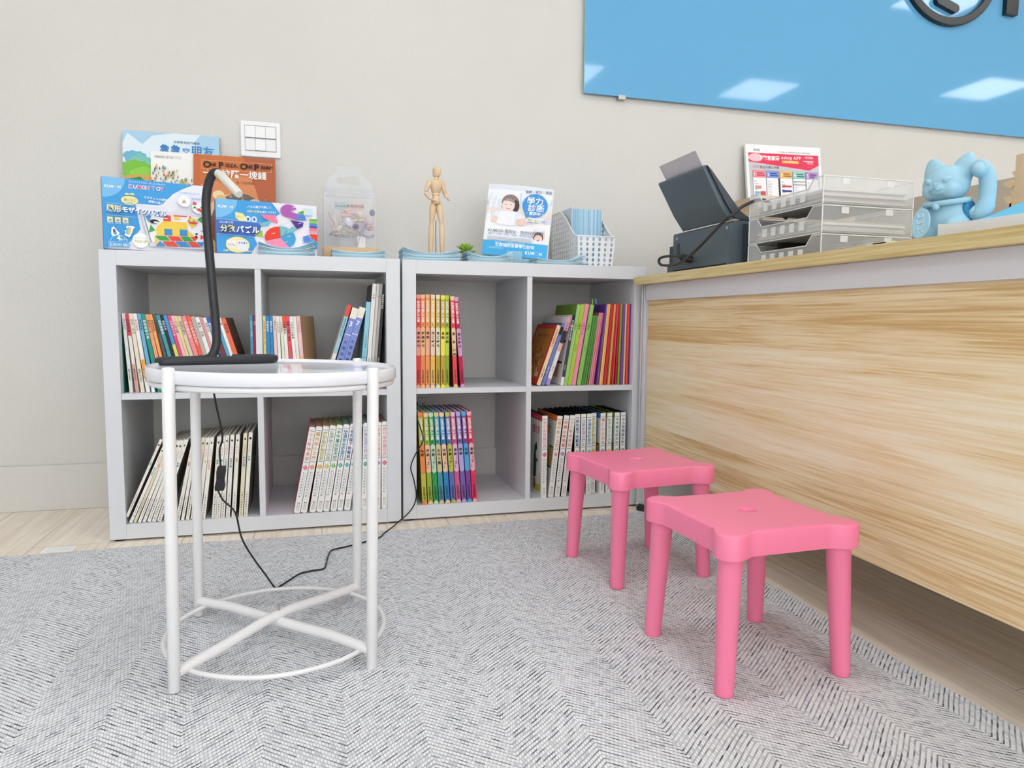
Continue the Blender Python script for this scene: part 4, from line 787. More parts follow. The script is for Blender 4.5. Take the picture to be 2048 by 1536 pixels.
def a_box1(A):
    A.rect(0, 0, 1, 1, '#e9ebf3'); A.poly([(0, 0), (0, 1), (.84, 1), (.74, .93), (.64, .84), (.54, .68), (.50, .66), (.29, .66), (.33, .30), (.20, .05)], BL); A.ell(0, 1, .205, .285, BLL, 270, 360); logo(A, .022, .855, .0070, '#f3fafd')
    A.text('BOUTON BUNSHO', .24, .952, .006, '#cfe6f4', 0, 0, 1.6)
    x = .235
    for ch, c in zip('KUMON TOY', ['#ef6a9a', '#fff', '#ef6a9a', '#fff', '#ef6a9a', '#fff', '#ef6a9a', '#fff', '#ef6a9a']):
        if ch != ' ': A.text(ch, x - .001, .868, .0148, '#e4eef8' if c != '#fff' else '#2f6fb8', .05, 0, .9, 0); A.text(ch, x, .870, .0138, c, .02, 0, .95)
        x += .0385 if ch != ' ' else .018
    A.ell(.24, .695, .078, .062, '#efe39a'); A.ell(.22, .78, .022, .014, '#d9e6a0'); A.ell(.265, .785, .022, .014, '#d9e6a0'); A.text('身につく', .188, .685, .0072, '#4f9ab0', .01); A.rect(.21, .65, .27, .668, '#9fcfd0')
    A.text('マグネットの図形ピースで', .365, .745, .0072, '#f4fafd', .02, RAD(-4)); A.text('図形に強くなろう！', .41, .69, .0070, '#f4fafd', .02, RAD(-4))
    for y in (.635, .468): A.line(.03, y, .56, y - .012, .0007, '#cfe6f4')
    for k in range(3): A.rect(.035 + .068 * k, .375, .085 + .068 * k, .445, '#f0e6a4'); A.rect(.047 + .068 * k, .39, .073 + .068 * k, .41, '#5f9fc8'); A.text('図形遊', .037 + .068 * k, .352, .0045, '#eaf4fb')
    A.poly([(.07, .29), (.09, .31), (.11, .27), (.14, .22), (.12, .18), (.07, .18), (.065, .22)], '#ffffff'); A.poly([(.08, .275), (.10, .275), (.11, .23), (.085, .21)], '#7a4a8a'); A.ell(.10, .215, .016, .02, '#4fa0d0')
    A.poly([(.20, .33), (.25, .335), (.28, .32), (.265, .30), (.245, .22), (.225, .17), (.18, .20), (.195, .24), (.18, .26), (.20, .27)], '#ffffff'); A.poly([(.225, .31), (.25, .315), (.232, .205), (.212, .205)], '#e8c85a'); A.poly([(.2, .3), (.225, .315), (.212, .21), (.195, .215)], BLL)
    A.ell(.325, .135, .075, .105, '#ffffff'); A.ring(.325, .135, .075, .105, .0006, '#8aa0b0'); A.text('モザイクの全部', .268, .16, .0050, '#5f9a6a'); A.text('約101枚', .268, .10, .0098, '#b9c86a', .03)
    A.rect(.04, .02, .225, .10, '#e6f2fa'); A.rect(.043, .024, .222, .096, BL); A.ell(.13, .10, .075, .095, '#e6f2fa', 0, 180); A.ell(.13, .10, .072, .09, BL, 0, 180); A.text('4', .112, .118, .018, '#f4f0b0', .03); A.text('歳から', .14, .122, .006, '#fff')
    for k, c in enumerate('456'): A.rect(.05 + .037 * k, .035, .083 + .037 * k, .078, '#b9dcf2'); A.text(c, .06 + .037 * k, .042, .0095, '#5f8fb8')
    A.rect(.165, .035, .215, .078, '#b9dcf2'); A.text('～大人', .166, .046, .0065, '#5f8fb8')
    A.poly([(.325, .57), (1, .585), (1, .05), (.41, .06)], '#dcdfe8'); A.poly([(.36, .50), (.97, .53), (.985, .115), (.42, .115)], '#f0f1f6'); A.line(.42, .115, .985, .115, .001, '#a8acb8'); A.line(.36, .5, .42, .115, .0025, '#8a8f9a')
    Y_, R_, G_, B_ = '#f2cf52', '#ea4a3a', '#3f9f45', '#3f8fcf'
    A.poly([(.47, .22), (.47, .33), (.54, .435), (.76, .44), (.77, .33), (.84, .235)], Y_); A.rect(.545, .23, .62, .325, B_); A.rect(.69, .235, .765, .33, B_); A.rect(.54, .435, .61, .52, R_); A.rect(.545, .47, .58, .48, '#fff')
    for p, c in (([(.45, .215), (.50, .15), (.60, .155), (.56, .22)], G_), ([(.57, .22), (.61, .155), (.72, .16), (.68, .225)], R_), ([(.69, .225), (.73, .16), (.82, .165), (.78, .23)], G_), ([(.79, .23), (.83, .165), (.87, .235)], R_),
                 ([(.45, .21), (.49, .145), (.46, .07)], Y_), ([(.46, .065), (.50, .145), (.56, .07)], B_), ([(.52, .14), (.63, .15), (.68, .075), (.57, .07)], R_), ([(.64, .15), (.75, .155), (.79, .08), (.69, .075)], B_), ([(.76, .155), (.84, .16), (.89, .088), (.80, .08)], R_), ([(.845, .16), (.93, .165), (.895, .09)], B_),
                 ([(.63, .55), (.64, .465), (.71, .475)], Y_), ([(.77, .43), (.86, .42), (.81, .36)], Y_), ([(.86, .49), (.90, .54), (.95, .49), (.91, .44)], G_), ([(.40, .26), (.42, .37), (.46, .29)], G_), ([(.37, .49), (.43, .50), (.405, .40)], B_), ([(.885, .325), (.97, .365), (.96, .30)], B_), ([(.885, .20), (.89, .27), (.95, .23)], R_), ([(.94, .16), (.965, .25), (.995, .15)], G_)): A.poly(p, c)
    A.poly([(.76, .45), (.77, .5), (.84, .505), (.87, .45)], Y_); A.rect(.775, .45, .79, .475, B_); A.rect(.82, .45, .835, .475, B_); A.rect(.785, .5, .80, .53, R_); A.poly([(.77, .448), (.87, .448), (.85, .42), (.79, .42)], R_)
    A.ell(.455, .415, .043, .03, '#16181c'); A.ell(.47, .405, .024, .014, '#e8e8ea'); A.rect(.64, .515, .76, .53, R_); A.ell(.85, .275, .014, .012, '#16181c'); A.ell(.845, .235, .01, .018, '#16181c')
    A.ell(.74, .745, .062, .085, '#f4f5f8'); A.ring(.74, .745, .062, .085, .0006, '#7a8fb0'); A.poly([(.715, .71), (.74, .77), (.76, .72)], '#c9a07a'); A.ell(.88, .665, .068, .09, '#f4f5f8'); A.ring(.88, .665, .068, .09, .0006, '#7a8fb0')
    A.poly([(.82, .70), (.83, .76), (.845, .73), (.86, .755), (.855, .70)], R_); A.poly([(.82, .65), (.84, .69), (.86, .65)], G_); A.poly([(.85, .64), (.88, .66), (.95, .60), (.91, .585)], R_); A.poly([(.89, .66), (.91, .70), (.93, .65)], G_)
    A.text('パズル面ではじめよう', .68, .85, .0055, BL, .01); A.text('図形絵面であそぼう', .81, .775, .0055, BL, .01); A.line(.44, .085, .96, .098, .0004, '#9aa0b0'); A.line(.44, .04, 1, .06, .0005, '#b9bdc8')
    for dx, dy, c1, c2, b_ in ((.003, -.008, '#2f6fb8', '#2f6fb8', .07), (0, 0, '#f0e8a0', '#ffffff', .03)):
        A.text('図形', .03 + dx, .525 + dy, .0178, c1, b_, RAD(-2), .95); A.text('モザイクパズル', .162 + dx, .522 + dy, .0158, c2, b_, RAD(-2), .95)
box('puzzle_box', 'blue and white mosaic puzzle box at the left end of the shelf top', .0135, .0035, ZSH + .003, .2565, .181, .042, 16.5, '#e9ebf3', '#2f5fae', '#6fb6e6', a_box1)
def a_box2(A):
    A.rect(0, 0, 1, 1, '#eceaf2'); A.poly([(0, 0), (0, 1), (.545, 1), (.625, .80), (.55, .70), (.46, .60), (.36, .33), (.39, .2), (.33, 0)], BL); A.ell(0, 1, .205, .345, BLL, 270, 360); logo(A, .022, .84, .0070, '#f3fafd')
    A.text('パズル遊びで楽しく', .30, .87, .0070, '#f6fbfd', .02, RAD(2)); A.text('分数の感覚', .295, .785, .0066, '#f0e8a0', .02, RAD(2)); A.text('を身につける！', .42, .789, .0066, '#f6fbfd', .02, RAD(2))
    A.poly([(.18, .77), (.25, .76), (.28, .70), (.28, .6), (.22, .61), (.185, .67)], '#f0e6a0'); A.text('身につく', .195, .675, .0048, '#7a9a6a'); A.ell(.305, .655, .028, .06, '#d9ecf8'); A.ell(.365, .655, .028, .06, '#d9ecf8'); A.ell(.305, .655, .012, .03, BLD); A.ell(.365, .655, .012, .03, BLD)
    A.poly([(0, .35), (0, .625), (.43, .60), (.42, .42), (.37, .33)], BLD); A.line(0, .625, .43, .60, .0008, '#cfe0f4'); A.line(0, .35, .36, .325, .0008, '#cfe0f4')
    A.text('はじめての', .03, .555, .0070, '#f4f8fd', .015)
    A.ell(.20, .16, .115, .15, '#f0e6a0'); A.poly([(.09, .24), (.18, .26), (.18, .08), (.11, .1)], '#f0ecea'); A.poly([(.19, .26), (.30, .24), (.30, .05), (.19, .04)], '#e4e9f4')
    for k in range(4): A.ell(.215 + .024 * k, .2, .007, .012, ['#c8403a', '#3a6ab8', '#222', '#8fb0d8'][k]); A.ell(.11 + .018 * k, .17 - .02 * (k % 2), .008, .012, ['#d8b08a', '#8fae9a', '#c99', '#9ab'][k])
    A.text('分数カードと分数パズルの表', .06, .03, .0060, '#f0eaa8', .02)
    R_, PK, TL, LG, VI, PU = '#ea3a24', '#f58fb0', '#3f9fd0', '#a9c94a', '#b05ab4', '#4a2f8a'
    A.poly([(.43, .755), (.58, .765), (.60, .61), (.52, .64), (.46, .69)], '#f07aa0'); A.poly([(.41, .585), (.54, .665), (.50, .55), (.43, .535)], '#6fb9cc'); A.poly([(.44, .46), (.45, .33), (.36, .36)], LG)
    A.ell(.62, .335, .155, .215, R_, 92, 200); A.ell(.62, .335, .155, .215, PK, 200, 305); A.ell(.62, .335, .155, .215, TL, -55, 48); A.ell(.625, .345, .155, .215, '#74bccb', 58, 92); A.poly([(.66, .41), (.74, .565), (.79, .52), (.76, .47)], '#74bccb')
    A.ell(.71, .86, .085, .125, VI, 20, 300); A.poly([(.71, .86), (.79, .82), (.79, .70), (.70, .74)], VI); A.poly([(.79, .82), (.87, .80), (.89, .70), (.79, .70)], '#4f86d8'); A.poly([(.80, .84), (.88, .90), (.89, .80)], '#4fae4a'); A.poly([(.725, .69), (.86, .655), (.85, .575), (.79, .52)], PU); A.line(.72, .66, .6, .55, .0006, '#b9bcc8')
    for k, c in enumerate(('#4fae4a', '#8fcf4a', '#3f86d8', '#2f4a9a', '#f0708a', '#f58fb0')): A.rect(.92, .70 - .045 * k, 1, .735 - .045 * k, c)
    A.poly([(.92, .44), (1, .44), (1, .28), (.94, .35)], R_); A.poly([(.85, .38), (.91, .42), (.94, .30), (.86, .27)], '#4f86d8'); A.poly([(.91, .30), (.96, .36), (1, .27), (1, .16), (.90, .14)], TL); A.poly([(.84, .18), (.96, .08), (.84, .02)], VI); A.poly([(.40, .1), (.5, .2), (.8, 0), (.4, 0)], '#dfe3ee')
    A.rect(.86, .80, .95, .93, '#bfe0f2'); A.rect(.865, .84, .885, .9, '#f0e070')
    for x, y in ((.53, .40), (.69, .36), (.66, .25), (.57, .69), (.74, .92), (.80, .62)): A.line(x, y, x + .035, y + .02, .0011, '#f6eef2')
    for dx, dy, c1, c2, b_ in ((.004, -.01, '#1f4a9a', '#1f4a9a', .07), (0, 0, '#f2ea8a', '#ffffff', .03)):
        A.text('分数', .035 + dx, .405 + dy, .0185, c1, b_); A.text('パズル', .185 + dx, .40 + dy, .0198, c2, b_)
box('puzzle_box', 'blue fractions puzzle box behind the leaflet stack, right of the lamp pole', .2815, .004, ZSH + .0015, .262, .1415, .048, 11, '#eceaf2', '#2f4fa0', '#6fb6e6', a_box2, -.5)

# leaflet stacks along both shelf fronts
LB = [mat(c, .6, .3) for c in ('#c8e8f5', '#b3dcf0', '#d9f0f8', '#98cbe2', '#c0e2f2')]
def leaflets(label, x0, x1, y0, y1, z, n, th, curlL, curlR, pat=0, dip=0.):
    m = MB(); N = 14; k = random.Random(int(x0 * 1000))
    for j in range(n):
        f = (j + 1) / n; ox = k.uniform(-.002, .002); oy = k.uniform(0, .002); pts = []
        for i in range(N + 1):
            t = i / N; u = 2 * t - 1; c = curlL if u < 0 else curlR
            pts.append((x0 + ox + (x1 - x0) * t, z + th * j / n * (1 - dip * (1 - abs(u) ** 1.5)) + c * f * abs(u) ** 2.1 * (.35 + .65 * f)))
        tt = th / n * .8; poly = pts + [(a, b + tt) for a, b in pts[::-1]]
        M_ = LB[(j * 3 + pat) % 5] if j < n - 1 else LB[0]
        m.add([(a, y0 + oy, b) for a, b in poly] + [(a, y1 + oy, b) for a, b in poly], [(i, i + 1, 2 * N - i, 2 * N + 1 - i) for i in range(N)] + [(4 * N + 3 - i, 4 * N + 2 - i, 2 * N + 3 + i, 2 * N + 2 + i) for i in range(N)], M_)
        q = 2 * N + 2; m.add([(a, y0 + oy, b) for a, b in poly] + [(a, y1 + oy, b) for a, b in poly], [(i, (i + 1) % q, q + (i + 1) % q, q + i) for i in range(q)], M_)
    o = m.build('leaflet_stack'); o['kind'] = 'stuff'; return tag(o, label, 'leaflets')
leaflets('pale blue leaflet stack with curled ends in front of the fractions box', .386, .531, .001, .105, ZSH + .0004, 14, .020, .016, .022)
leaflets('pale blue leaflet stack in front of the kraft box of dried flowers', .578, .724, .001, .10, ZSH + .0004, 10, .015, .007, .008)
leaflets('thick pale blue leaflet stack in front of the wooden mannequin', .774, .940, .014, .115, ZSH + .0004, 13, .021, .014, .014, 1)
leaflets('pale blue leaflet stack between the small plant and the flyer stand', .963, .1 + 1.0, .014, .10, ZSH + .0004, 12, .017, .014, .016, 2)
leaflets('grey blue leaflet stack with upturned end before the white basket', 1.176, 1.335, .014, .10, ZSH + .0004, 9, .012, .006, .022, 3)

# gift box with dried flowers on a kraft box
tag(MB().box(.556, .718, .115, .245, ZSH + .0002, .804, mat('#d9b892', .7, .2, name='kraft_card')).build('kraft_box', bevel=.001), 'low tan kraft paper box carrying the clear flower box', 'box')
GB = m_clear('clear_gift_plastic', '#e4e8f0', .90, .1); GH = m_clear('clear_gift_handle', '#cdd1da', .55, .25); GE = m_clear('clear_gift_edge', '#e9ecf2', .25, .2)
gb = root('gift_box', 'clear plastic gift box with a cut-out carrying handle', 'box', (.5615, .15, .8042)); w, d, h = .148, .085, .163
m = MB(); t = .0006
for a in ((0, w, 0, t), (0, w, d - t, d), (0, t, 0, d), (w - t, w, 0, d)): m.box(*a, 0, h, GB)
m.box(0, w, 0, d, 0, t, GB); m.add([(0, 0, h), (w, 0, h), (w, d * .5, h + .02), (0, d * .5, h + .02)], [(0, 1, 2, 3)], GB); m.add([(0, d, h), (w, d, h), (w, d * .5, h + .02), (0, d * .5, h + .02)], [(0, 1, 2, 3)], GB)
m.build('clear_walls', gb)
m = MB()
for a, b in (((0, 0, 0), (0, 0, h)), ((w, 0, 0), (w, 0, h)), ((0, 0, h), (w, 0, h)), ((0, d, h), (w, d, h)), ((0, 0, h - .012), (w, 0, h - .012)), ((0, d, 0), (0, d, h)), ((w, d, 0), (w, d, h))): m.tube([a, b], .0009, GE, 6)
m.build('folded_edges', gb)
m = MB(); out = [(0, h), (.0, h + .018), (.012, h + .045), (.030, h + .058), (.040, h + .083), (.108, h + .083), (.118, h + .058), (.136, h + .045), (w, h + .018), (w, h)]
hx, hy, hw, hh_ = w / 2, h + .042, .036, .012; inn = [(hx + (hw - hh_) * (1 if cos(a) > 0 else -1) + hh_ * cos(a), hy + hh_ * sin(a)) for a in [2 * pi * (i + .5) / 20 for i in range(20)]]
def near(p): return min(range(len(inn)), key=lambda i: math.hypot(inn[i][0] - p[0], inn[i][1] - p[1]))
dense = []
for i in range(len(out)):
    a, b = out[i], out[(i + 1) % len(out)]
    for k in range(4): dense.append((a[0] + (b[0] - a[0]) * k / 4, a[1] + (b[1] - a[1]) * k / 4))
cen = (hx, hy); dense.sort(key=lambda p: math.atan2(p[1] - hy, p[0] - hx)); 
rimv = []
for p in dense:
    an = math.atan2(p[1] - hy, p[0] - hx); rimv.append((hx + max(-(hw - hh_), min(hw - hh_, (p[0] - hx) * .6)) + hh_ * cos(an), hy + hh_ * sin(an)))
n = len(dense); m.add([(a, d * .5, b) for a, b in dense] + [(a, d * .5, b) for a, b in rimv], [(i, (i + 1) % n, n + (i + 1) % n, n + i) for i in range(n)], GH)
m.build('handle_flap', gb)
bq = root('dried_flowers', 'posy of pink, cream and lilac dried flowers in a grey holder inside the clear box', 'flowers', (.640, .195, .8052))
k = random.Random(9); MB().box(-.034, .036, -.012, .014, 0, .032, mat('#c9cbd2', .6)).build('holder', bq)
def fm(c): return mat(c, .85, .15)
def puff(name, c, r, col, n, s):
    m = MB()
    for i in range(n):
        th, ph = k.uniform(0, 2 * pi), math.acos(k.uniform(-.4, 1)); v = Vector((sin(ph) * cos(th), sin(ph) * sin(th), cos(ph))); M_ = v.to_track_quat('Z', 'Y').to_matrix().to_4x4()
        m.ell(Vector(c) + v * r * .6, (s * .55, s * .22, s), fm(k.choice(col)), 7, 5, M_)
    return m.build(name, bq)
CRM = ['#efe6d8', '#f4ece2', '#e2d2c0']; PKC = ['#eec6c2', '#e6b4b0', '#f3d8d2']; LIL = ['#b7a8c4', '#9a8fae', '#cbbfd4']
puff('pink_carnation', (-.012, -.02, .100), .016, PKC, 34, .011); puff('cream_rose', (.022, -.018, .088), .019, CRM, 30, .013); puff('cream_hydrangea', (-.036, -.022, .047), .024, CRM, 60, .008); puff('white_rose', (-.010, -.028, .072), .015, ['#f0edf4', '#e3deec'], 24, .011)
puff('pink_statice', (.050, -.022, .064), .020, PKC + ['#f6eeea'], 46, .007); puff('cream_filler', (.0, -.026, .052), .020, CRM + ['#e9d7c2'], 50, .006); puff('lilac_statice', (-.052, -.016, .040), .014, LIL, 30, .006)
for c, r in (((.062, -.022, .109), (.008, .008, .010)), ((.012, -.038, .064), (.010, .009, .009))): MB().ell(c, r, fm('#7f7793'), 14, 10).build('thistle_head', bq)
for (x, z, dx) in ((-.060, .098, -.016), (-.048, .085, -.010), (-.030, .095, -.004), (.045, .094, .006), (.060, .080, .016), (-.055, .066, -.02), (.034, .104, .004)):
    m = MB(); M_, L = axisM((x - dx * .6, -.016, z - .024), (x + dx * .4, -.02, z + .012)); m.lathe([(.0004, 0), (.0034, L * .3), (.0042, L * .55), (.0026, L * .85), (.0003, L)], fm(k.choice(['#e3cdbf', '#d9bdb4', '#e9dccd'])), 10, M_)
    m.tube([(x - dx * .6, -.016, z - .024), (0, 0, .03)], .0006, fm('#cdbfa6'), 5); m.build('grass_plume', bq)
RB = mat('#b3a1bd', .5, .3, name='lilac_satin'); m = MB()
for p in ([(.028, -.034, .045), (.010, -.038, .052), (.002, -.038, .047), (.012, -.037, .041), (.028, -.034, .044)], [(.028, -.034, .045), (.040, -.036, .060), (.046, -.036, .078), (.036, -.036, .070), (.029, -.034, .047)], [(.028, -.034, .044), (.046, -.036, .038), (.066, -.034, .042), (.05, -.036, .034), (.03, -.034, .042)], [(.028, -.034, .044), (.020, -.034, .02), (.014, -.033, -.0)]):
    m.tube(smooth_path(p, 5), .0042, RB, 8, flat=.25)
m.ell((.028, -.036, .045), (.005, .004, .004), RB, 10, 6); m.build('ribbon_bow', bq)['label'] = 'lilac satin ribbon bow'
m = MB(); m.box(.016, .040, -.0335, -.033, 0, .036, mat('#f0eff2', .5)); A = Art((.016, -.0335, 0), (1, 0, 0), (0, 0, 1), .024, .036); A.text('MEMORY', .62, .9, .0042, '#8a8a92', 0, -pi / 2); m.art(A); m.build('paper_label', bq)
m = MB(); m.box(.592, .682, .2262, .2268, .835, .950, mat('#dcd8d6', .6)); A = Art((.592, .2262, .835), (1, 0, 0), (0, 0, 1), .09, .115); A.rect(0, .80, .42, 1, '#b9cfca'); A.rect(.55, .80, 1, 1, '#ecc9c3'); A.text('Kumon教育特別獎', .04, .87, .0105, '#4a4a4e', .01); A.text('感', .3, .45, .016, '#3a3a3e'); A.text('謝', .45, .42, .016, '#3a3a3e'); m.art(A)
tag(m.build('greeting_card'), 'small grey card with pink and green corners behind the dried flowers', 'card')

# ------------------------------------------------------------------ on the right shelf
MW = m_grain('mannequin_wood', '#d9b78f', '#e8cfae', (30., 30., 8.), .45)
mn = root('wooden_mannequin', 'jointed wooden artist mannequin standing behind a leaflet stack', 'mannequin', (.892, .15, ZSH))
MB().lathe([(.046, 0), (.047, .002), (.047, .008), (.045, .011), (.002, .011)], MW, 32).build('base', mn)
MB().tube([(.002, .012, .010), (.002, .012, .135)], .0013, mat('#6a665f', .3, .5, .8), 8).build('support_rod', mn)
def limb(name, p0, p1, prof, sx=1., sy=1., seg=18):
    M_, L = axisM(p0, p1); m = MB(); m.lathe([(r * 1.3, z * L) for r, z in prof], MW, seg, M_, sx, sy); return m.build(name, mn)
EGG = [(.002, 0), (.35, 0.), (.75, .2), (1, .6), (.98, .75), (.75, .92), (.3, 1), (.02, 1)]
limb('head', (.002, 0, .2635), (.004, -.002, .2935), [(.0065, 0), (.0078, .05), (.0092, .35), (.0098, .65), (.0085, .86), (.005, .97), (.001, 1)], 1., 1.08)
limb('neck', (.002, 0, .252), (.002, 0, .2635), [(.0048, 0), (.0058, .3), (.0058, .7), (.0045, 1)])
limb('chest', (.0, 0, .214), (.002, 0, .255), [(.007, 0), (.010, .04), (.0145, .55), (.0148, .75), (.0105, .93), (.004, 1)], .8, 1.)
limb('waist', (.0, 0, .206), (.0, 0, .2145), [(.0072, 0), (.0088, .3), (.0088, .7), (.0072, 1)])
limb('pelvis', (.0, 0, .180), (.0, 0, .2065), [(.0095, 0), (.0132, .1), (.0128, .45), (.0098, .8), (.0078, 1)], .85, 1.)
for nm, a, b, r0, r1 in (('upper_arm', (-.019, 0, .247), (-.032, -.004, .216), .0058, .0046), ('forearm', (-.032, -.004, .214), (-.018, -.014, .192), .0050, .0036), ('upper_arm', (.020, 0, .245), (.029, .0, .212), .0056, .0044), ('forearm', (.029, .0, .210), (.0345, -.012, .198), .0046, .0034)):
    limb(nm, a, b, [(r0 * .6, 0), (r0, .08), (r0, .3), (r1 * 1.05, .9), (r1 * .6, 1)])
for x in (-.0165, .0175): MB().ell((x * 1.1, 0, .247), .0076, MW, 14, 10).build('shoulder_joint', mn)
for a, b in (((-.018, -.014, .191), (-.004, -.020, .189)), ((.0345, -.012, .197), (.0395, -.016, .193))): limb('hand', a, b, [(.0018, 0), (.0032, .25), (.0046, .6), (.0036, .9), (.0008, 1)], 1., .6)
for a, b, c in (((-.0085, 0, .181), (-.0135, -.003, .121), (-.017, .0, .016)), ((.0085, 0, .181), (.0175, -.004, .122), (.020, .0, .016))):
    MB().ell(a, .0078, MW, 14, 10).build('hip_joint', mn); limb('thigh', a, b, [(.005, 0), (.0082, .12), (.0080, .35), (.0056, .92), (.004, 1)]); MB().ell(b, .0066, MW, 14, 10).build('knee_joint', mn)
    limb('shin', b, c, [(.0045, 0), (.0064, .12), (.0066, .35), (.0044, .95), (.003, 1)]); MB().ell((c[0], -.008, .0145), (.007, .016, .0045), MW, 14, 8).build('foot', mn)
sc = root('succulent_plant', 'small green rosette succulent in a pale pot behind the leaflets', 'plant', (.982, .135, ZSH))
MB().lathe([(.016, 0), (.021, .026), (.022, .030), (.018, .030)], mat('#dfe3e3', .5), 24).build('pot', sc)
m = MB()
for lv, (nn, el, L) in enumerate(((9, 12, .036), (8, 34, .034), (6, 56, .028), (4, 76, .02))):
    for i in range(nn):
        a = 2 * pi * (i + .5 * (lv % 2)) / nn + lv * .3; dv = Vector((cos(a) * cos(RAD(el)), sin(a) * cos(RAD(el)), sin(RAD(el)))); p0 = Vector((0, 0, .034 + .004 * lv))
        M_, L_ = axisM(p0, p0 + dv * L); m.lathe([(.002, 0), (.0055, .35 * L), (.0068, .62 * L), (.0045, .85 * L), (.0004, L)], mat(['#7fa03a', '#8fb043', '#9cba4e', '#a9c45c'][lv], .5), 8, M_, 1., .45)
m.build('rosette', sc)
fs_ = root('flyer_stand', 'clear acrylic stand holding flyers for a study check', 'stand', (1.05, .10, ZSH))
m = MB(); AC = m_clear('acrylic_stand', '#9fd0e6', .5, .1); m.box(.0, .165, .02, .10, .0002, .003, AC); m.box(.0, .165, .02, .023, .003, .022, AC); m.box(0, .165, .088, .091, .003, .05, AC); m.box(.06, .11, .018, .0195, .018, .045, AC); m.build('acrylic_base', fs_)
fy = root('flyer', 'white and blue study flyer with a speech bubble on the acrylic stand', 'flyer', (1.0420, .172, .8025), (RAD(-9), RAD(5.0), RAD(-17)))
A = Art((0, 0, 0), (1, 0, 0), (0, 0, 1), .206, .232); A.fn = lambda x, y, o: Vector((x * .206, -.0012 - o + .010 * (2 * x - 1) ** 2 * (1 if x > .0 else 1) * (.3 + .7 * y), y * .232 - .002 * sin(pi * x) * y))
def strip(A, y0, y1, col, n=12):
    for i in range(n): A.poly([(i / n, y0), ((i + 1) / n, y0), ((i + 1) / n, y1), (i / n, y1)], col, 1 if i == 0 else 0)
strip(A, 0, 1, '#f2f3f7'); strip(A, .50, 1, '#dfe6f0'); strip(A, .80, .93, '#eef1f6'); strip(A, .58, .68, '#e9ddd8')
for p, c in (([(.0, .76), (.25, .70), (.25, .66), (0, .70)], '#b9c8e2'), ([(.5, .68), (1, .76), (1, .84), (.5, .9)], '#c3dcee'), ([(.0, .5), (.0, .44), (.35, .42), (.7, .44), (1, .5), (1, .56), (.5, .5)], '#f3ece8'), ([(.62, .55), (1, .6), (1, .5), (.62, .46)], '#d9d6ea')): A.poly(p, c)
A.ell(.36, .755, .135, .115, '#8a7a76'); A.ell(.45, .71, .055, .085, '#4a3a36'); A.ell(.335, .715, .098, .092, '#f3dcd2'); A.poly([(.24, .77), (.30, .80), (.36, .81), (.42, .78), (.44, .74), (.38, .765), (.31, .775)], '#a89a96'); A.ell(.295, .725, .012, .005, '#6a4a40'); A.ell(.375, .725, .012, .005, '#6a4a40'); A.ell(.335, .675, .032, .014, '#d8747a'); A.ell(.335, .681, .028, .007, '#fbf4f2')
A.poly([(.08, .48), (.14, .62), (.3, .64), (.5, .63), (.62, .56), (.64, .46), (.4, .44)], '#e6ebf4'); A.poly([(.08, .47), (.12, .56), (.22, .53), (.2, .46)], '#efcfc0'); A.poly([(.17, .44), (.22, .63), (.46, .63), (.43, .43)], '#f3f4fa'); A.ring(.31, .52, .07, .07, .0008, '#a9b3cc'); A.ring(.37, .57, .04, .045, .0006, '#a9b3cc')
A.ell(.55, .49, .075, .05, '#efc9bb'); A.poly([(.52, .50), (.60, .56), (.63, .54), (.58, .47)], '#f0cfc2')
A.ell(.745, .74, .195, .165, '#3f94dc'); A.poly([(.57, .68), (.62, .56), (.72, .60)], '#3f94dc'); A.text('學力', .61, .765, .0255, '#ffffff', .008, 0, 1.05); A.text('診斷', .635, .665, .0255, '#ffffff', .008, 0, 1.05); A.text('・實施中・', .60, .607, .0125, '#ffffff', .012)
A.text('算數・國文・英語', .58, .905, .0105, '#6a7f9a', .01, RAD(3)); A.rect(.63, .505, .84, .54, '#eef0dc'); A.text('預約・區分・資料', .65, .513, .0075, '#9aa08a')
A.ell(.84, .30, .075, .07, '#3a2a28'); A.ell(.84, .28, .062, .058, '#f0cfc0'); A.poly([(.76, .2), (.92, .2), (.9, .26), (.78, .26)], '#eef0f6'); A.poly([(.74, .3), (.77, .31), (.80, .40), (.77, .41)], '#f0cfc0'); A.poly([(.91, .31), (.94, .3), (.92, .41), (.89, .40)], '#f0cfc0'); A.rect(.78, .38, .9, .43, '#e9edf6'); A.ell(.84, .255, .02, .008, '#c8545a')
A.text('KUMON 個別化・恰恰好的學習', .06, .325, .0125, '#7a7f8a', .008); A.text('國中・小學・幼兒・家長、學習的真實力', .07, .285, .0082, '#6fa8dc')
for j in range(4): A.rect(.06, .252 - .02 * j, .74 - .2 * (j == 3), .260 - .02 * j, '#b9bcc6', 1 if j == 0 else 0)
strip(A, 0, .205, '#45b0e8'); A.text('即日起・上網預約學習診斷', .19, .165, .0078, '#dff2fc'); A.text('立即預約免費學力診斷', .19, .128, .0125, '#ffffff', .015); A.text('活動期間請洽各教室', .08, .095, .0055, '#bfe4f6'); logo(A, .66, .05, .0102, '#f4fbfe')
m = MB(); m.art(A)
for j in range(5): m.add([(x * .206 + .0008 * j, .0006 * j + .010 * (2 * x - 1) ** 2 * (.3 + .7 * y), y * .232) for x in [i / 12 for i in range(13)] for y in (0, 1)], [(2 * i, 2 * i + 1, 2 * i + 3, 2 * i + 2) for i in range(12)], PAGE_W)
m.build('sheet', fy)

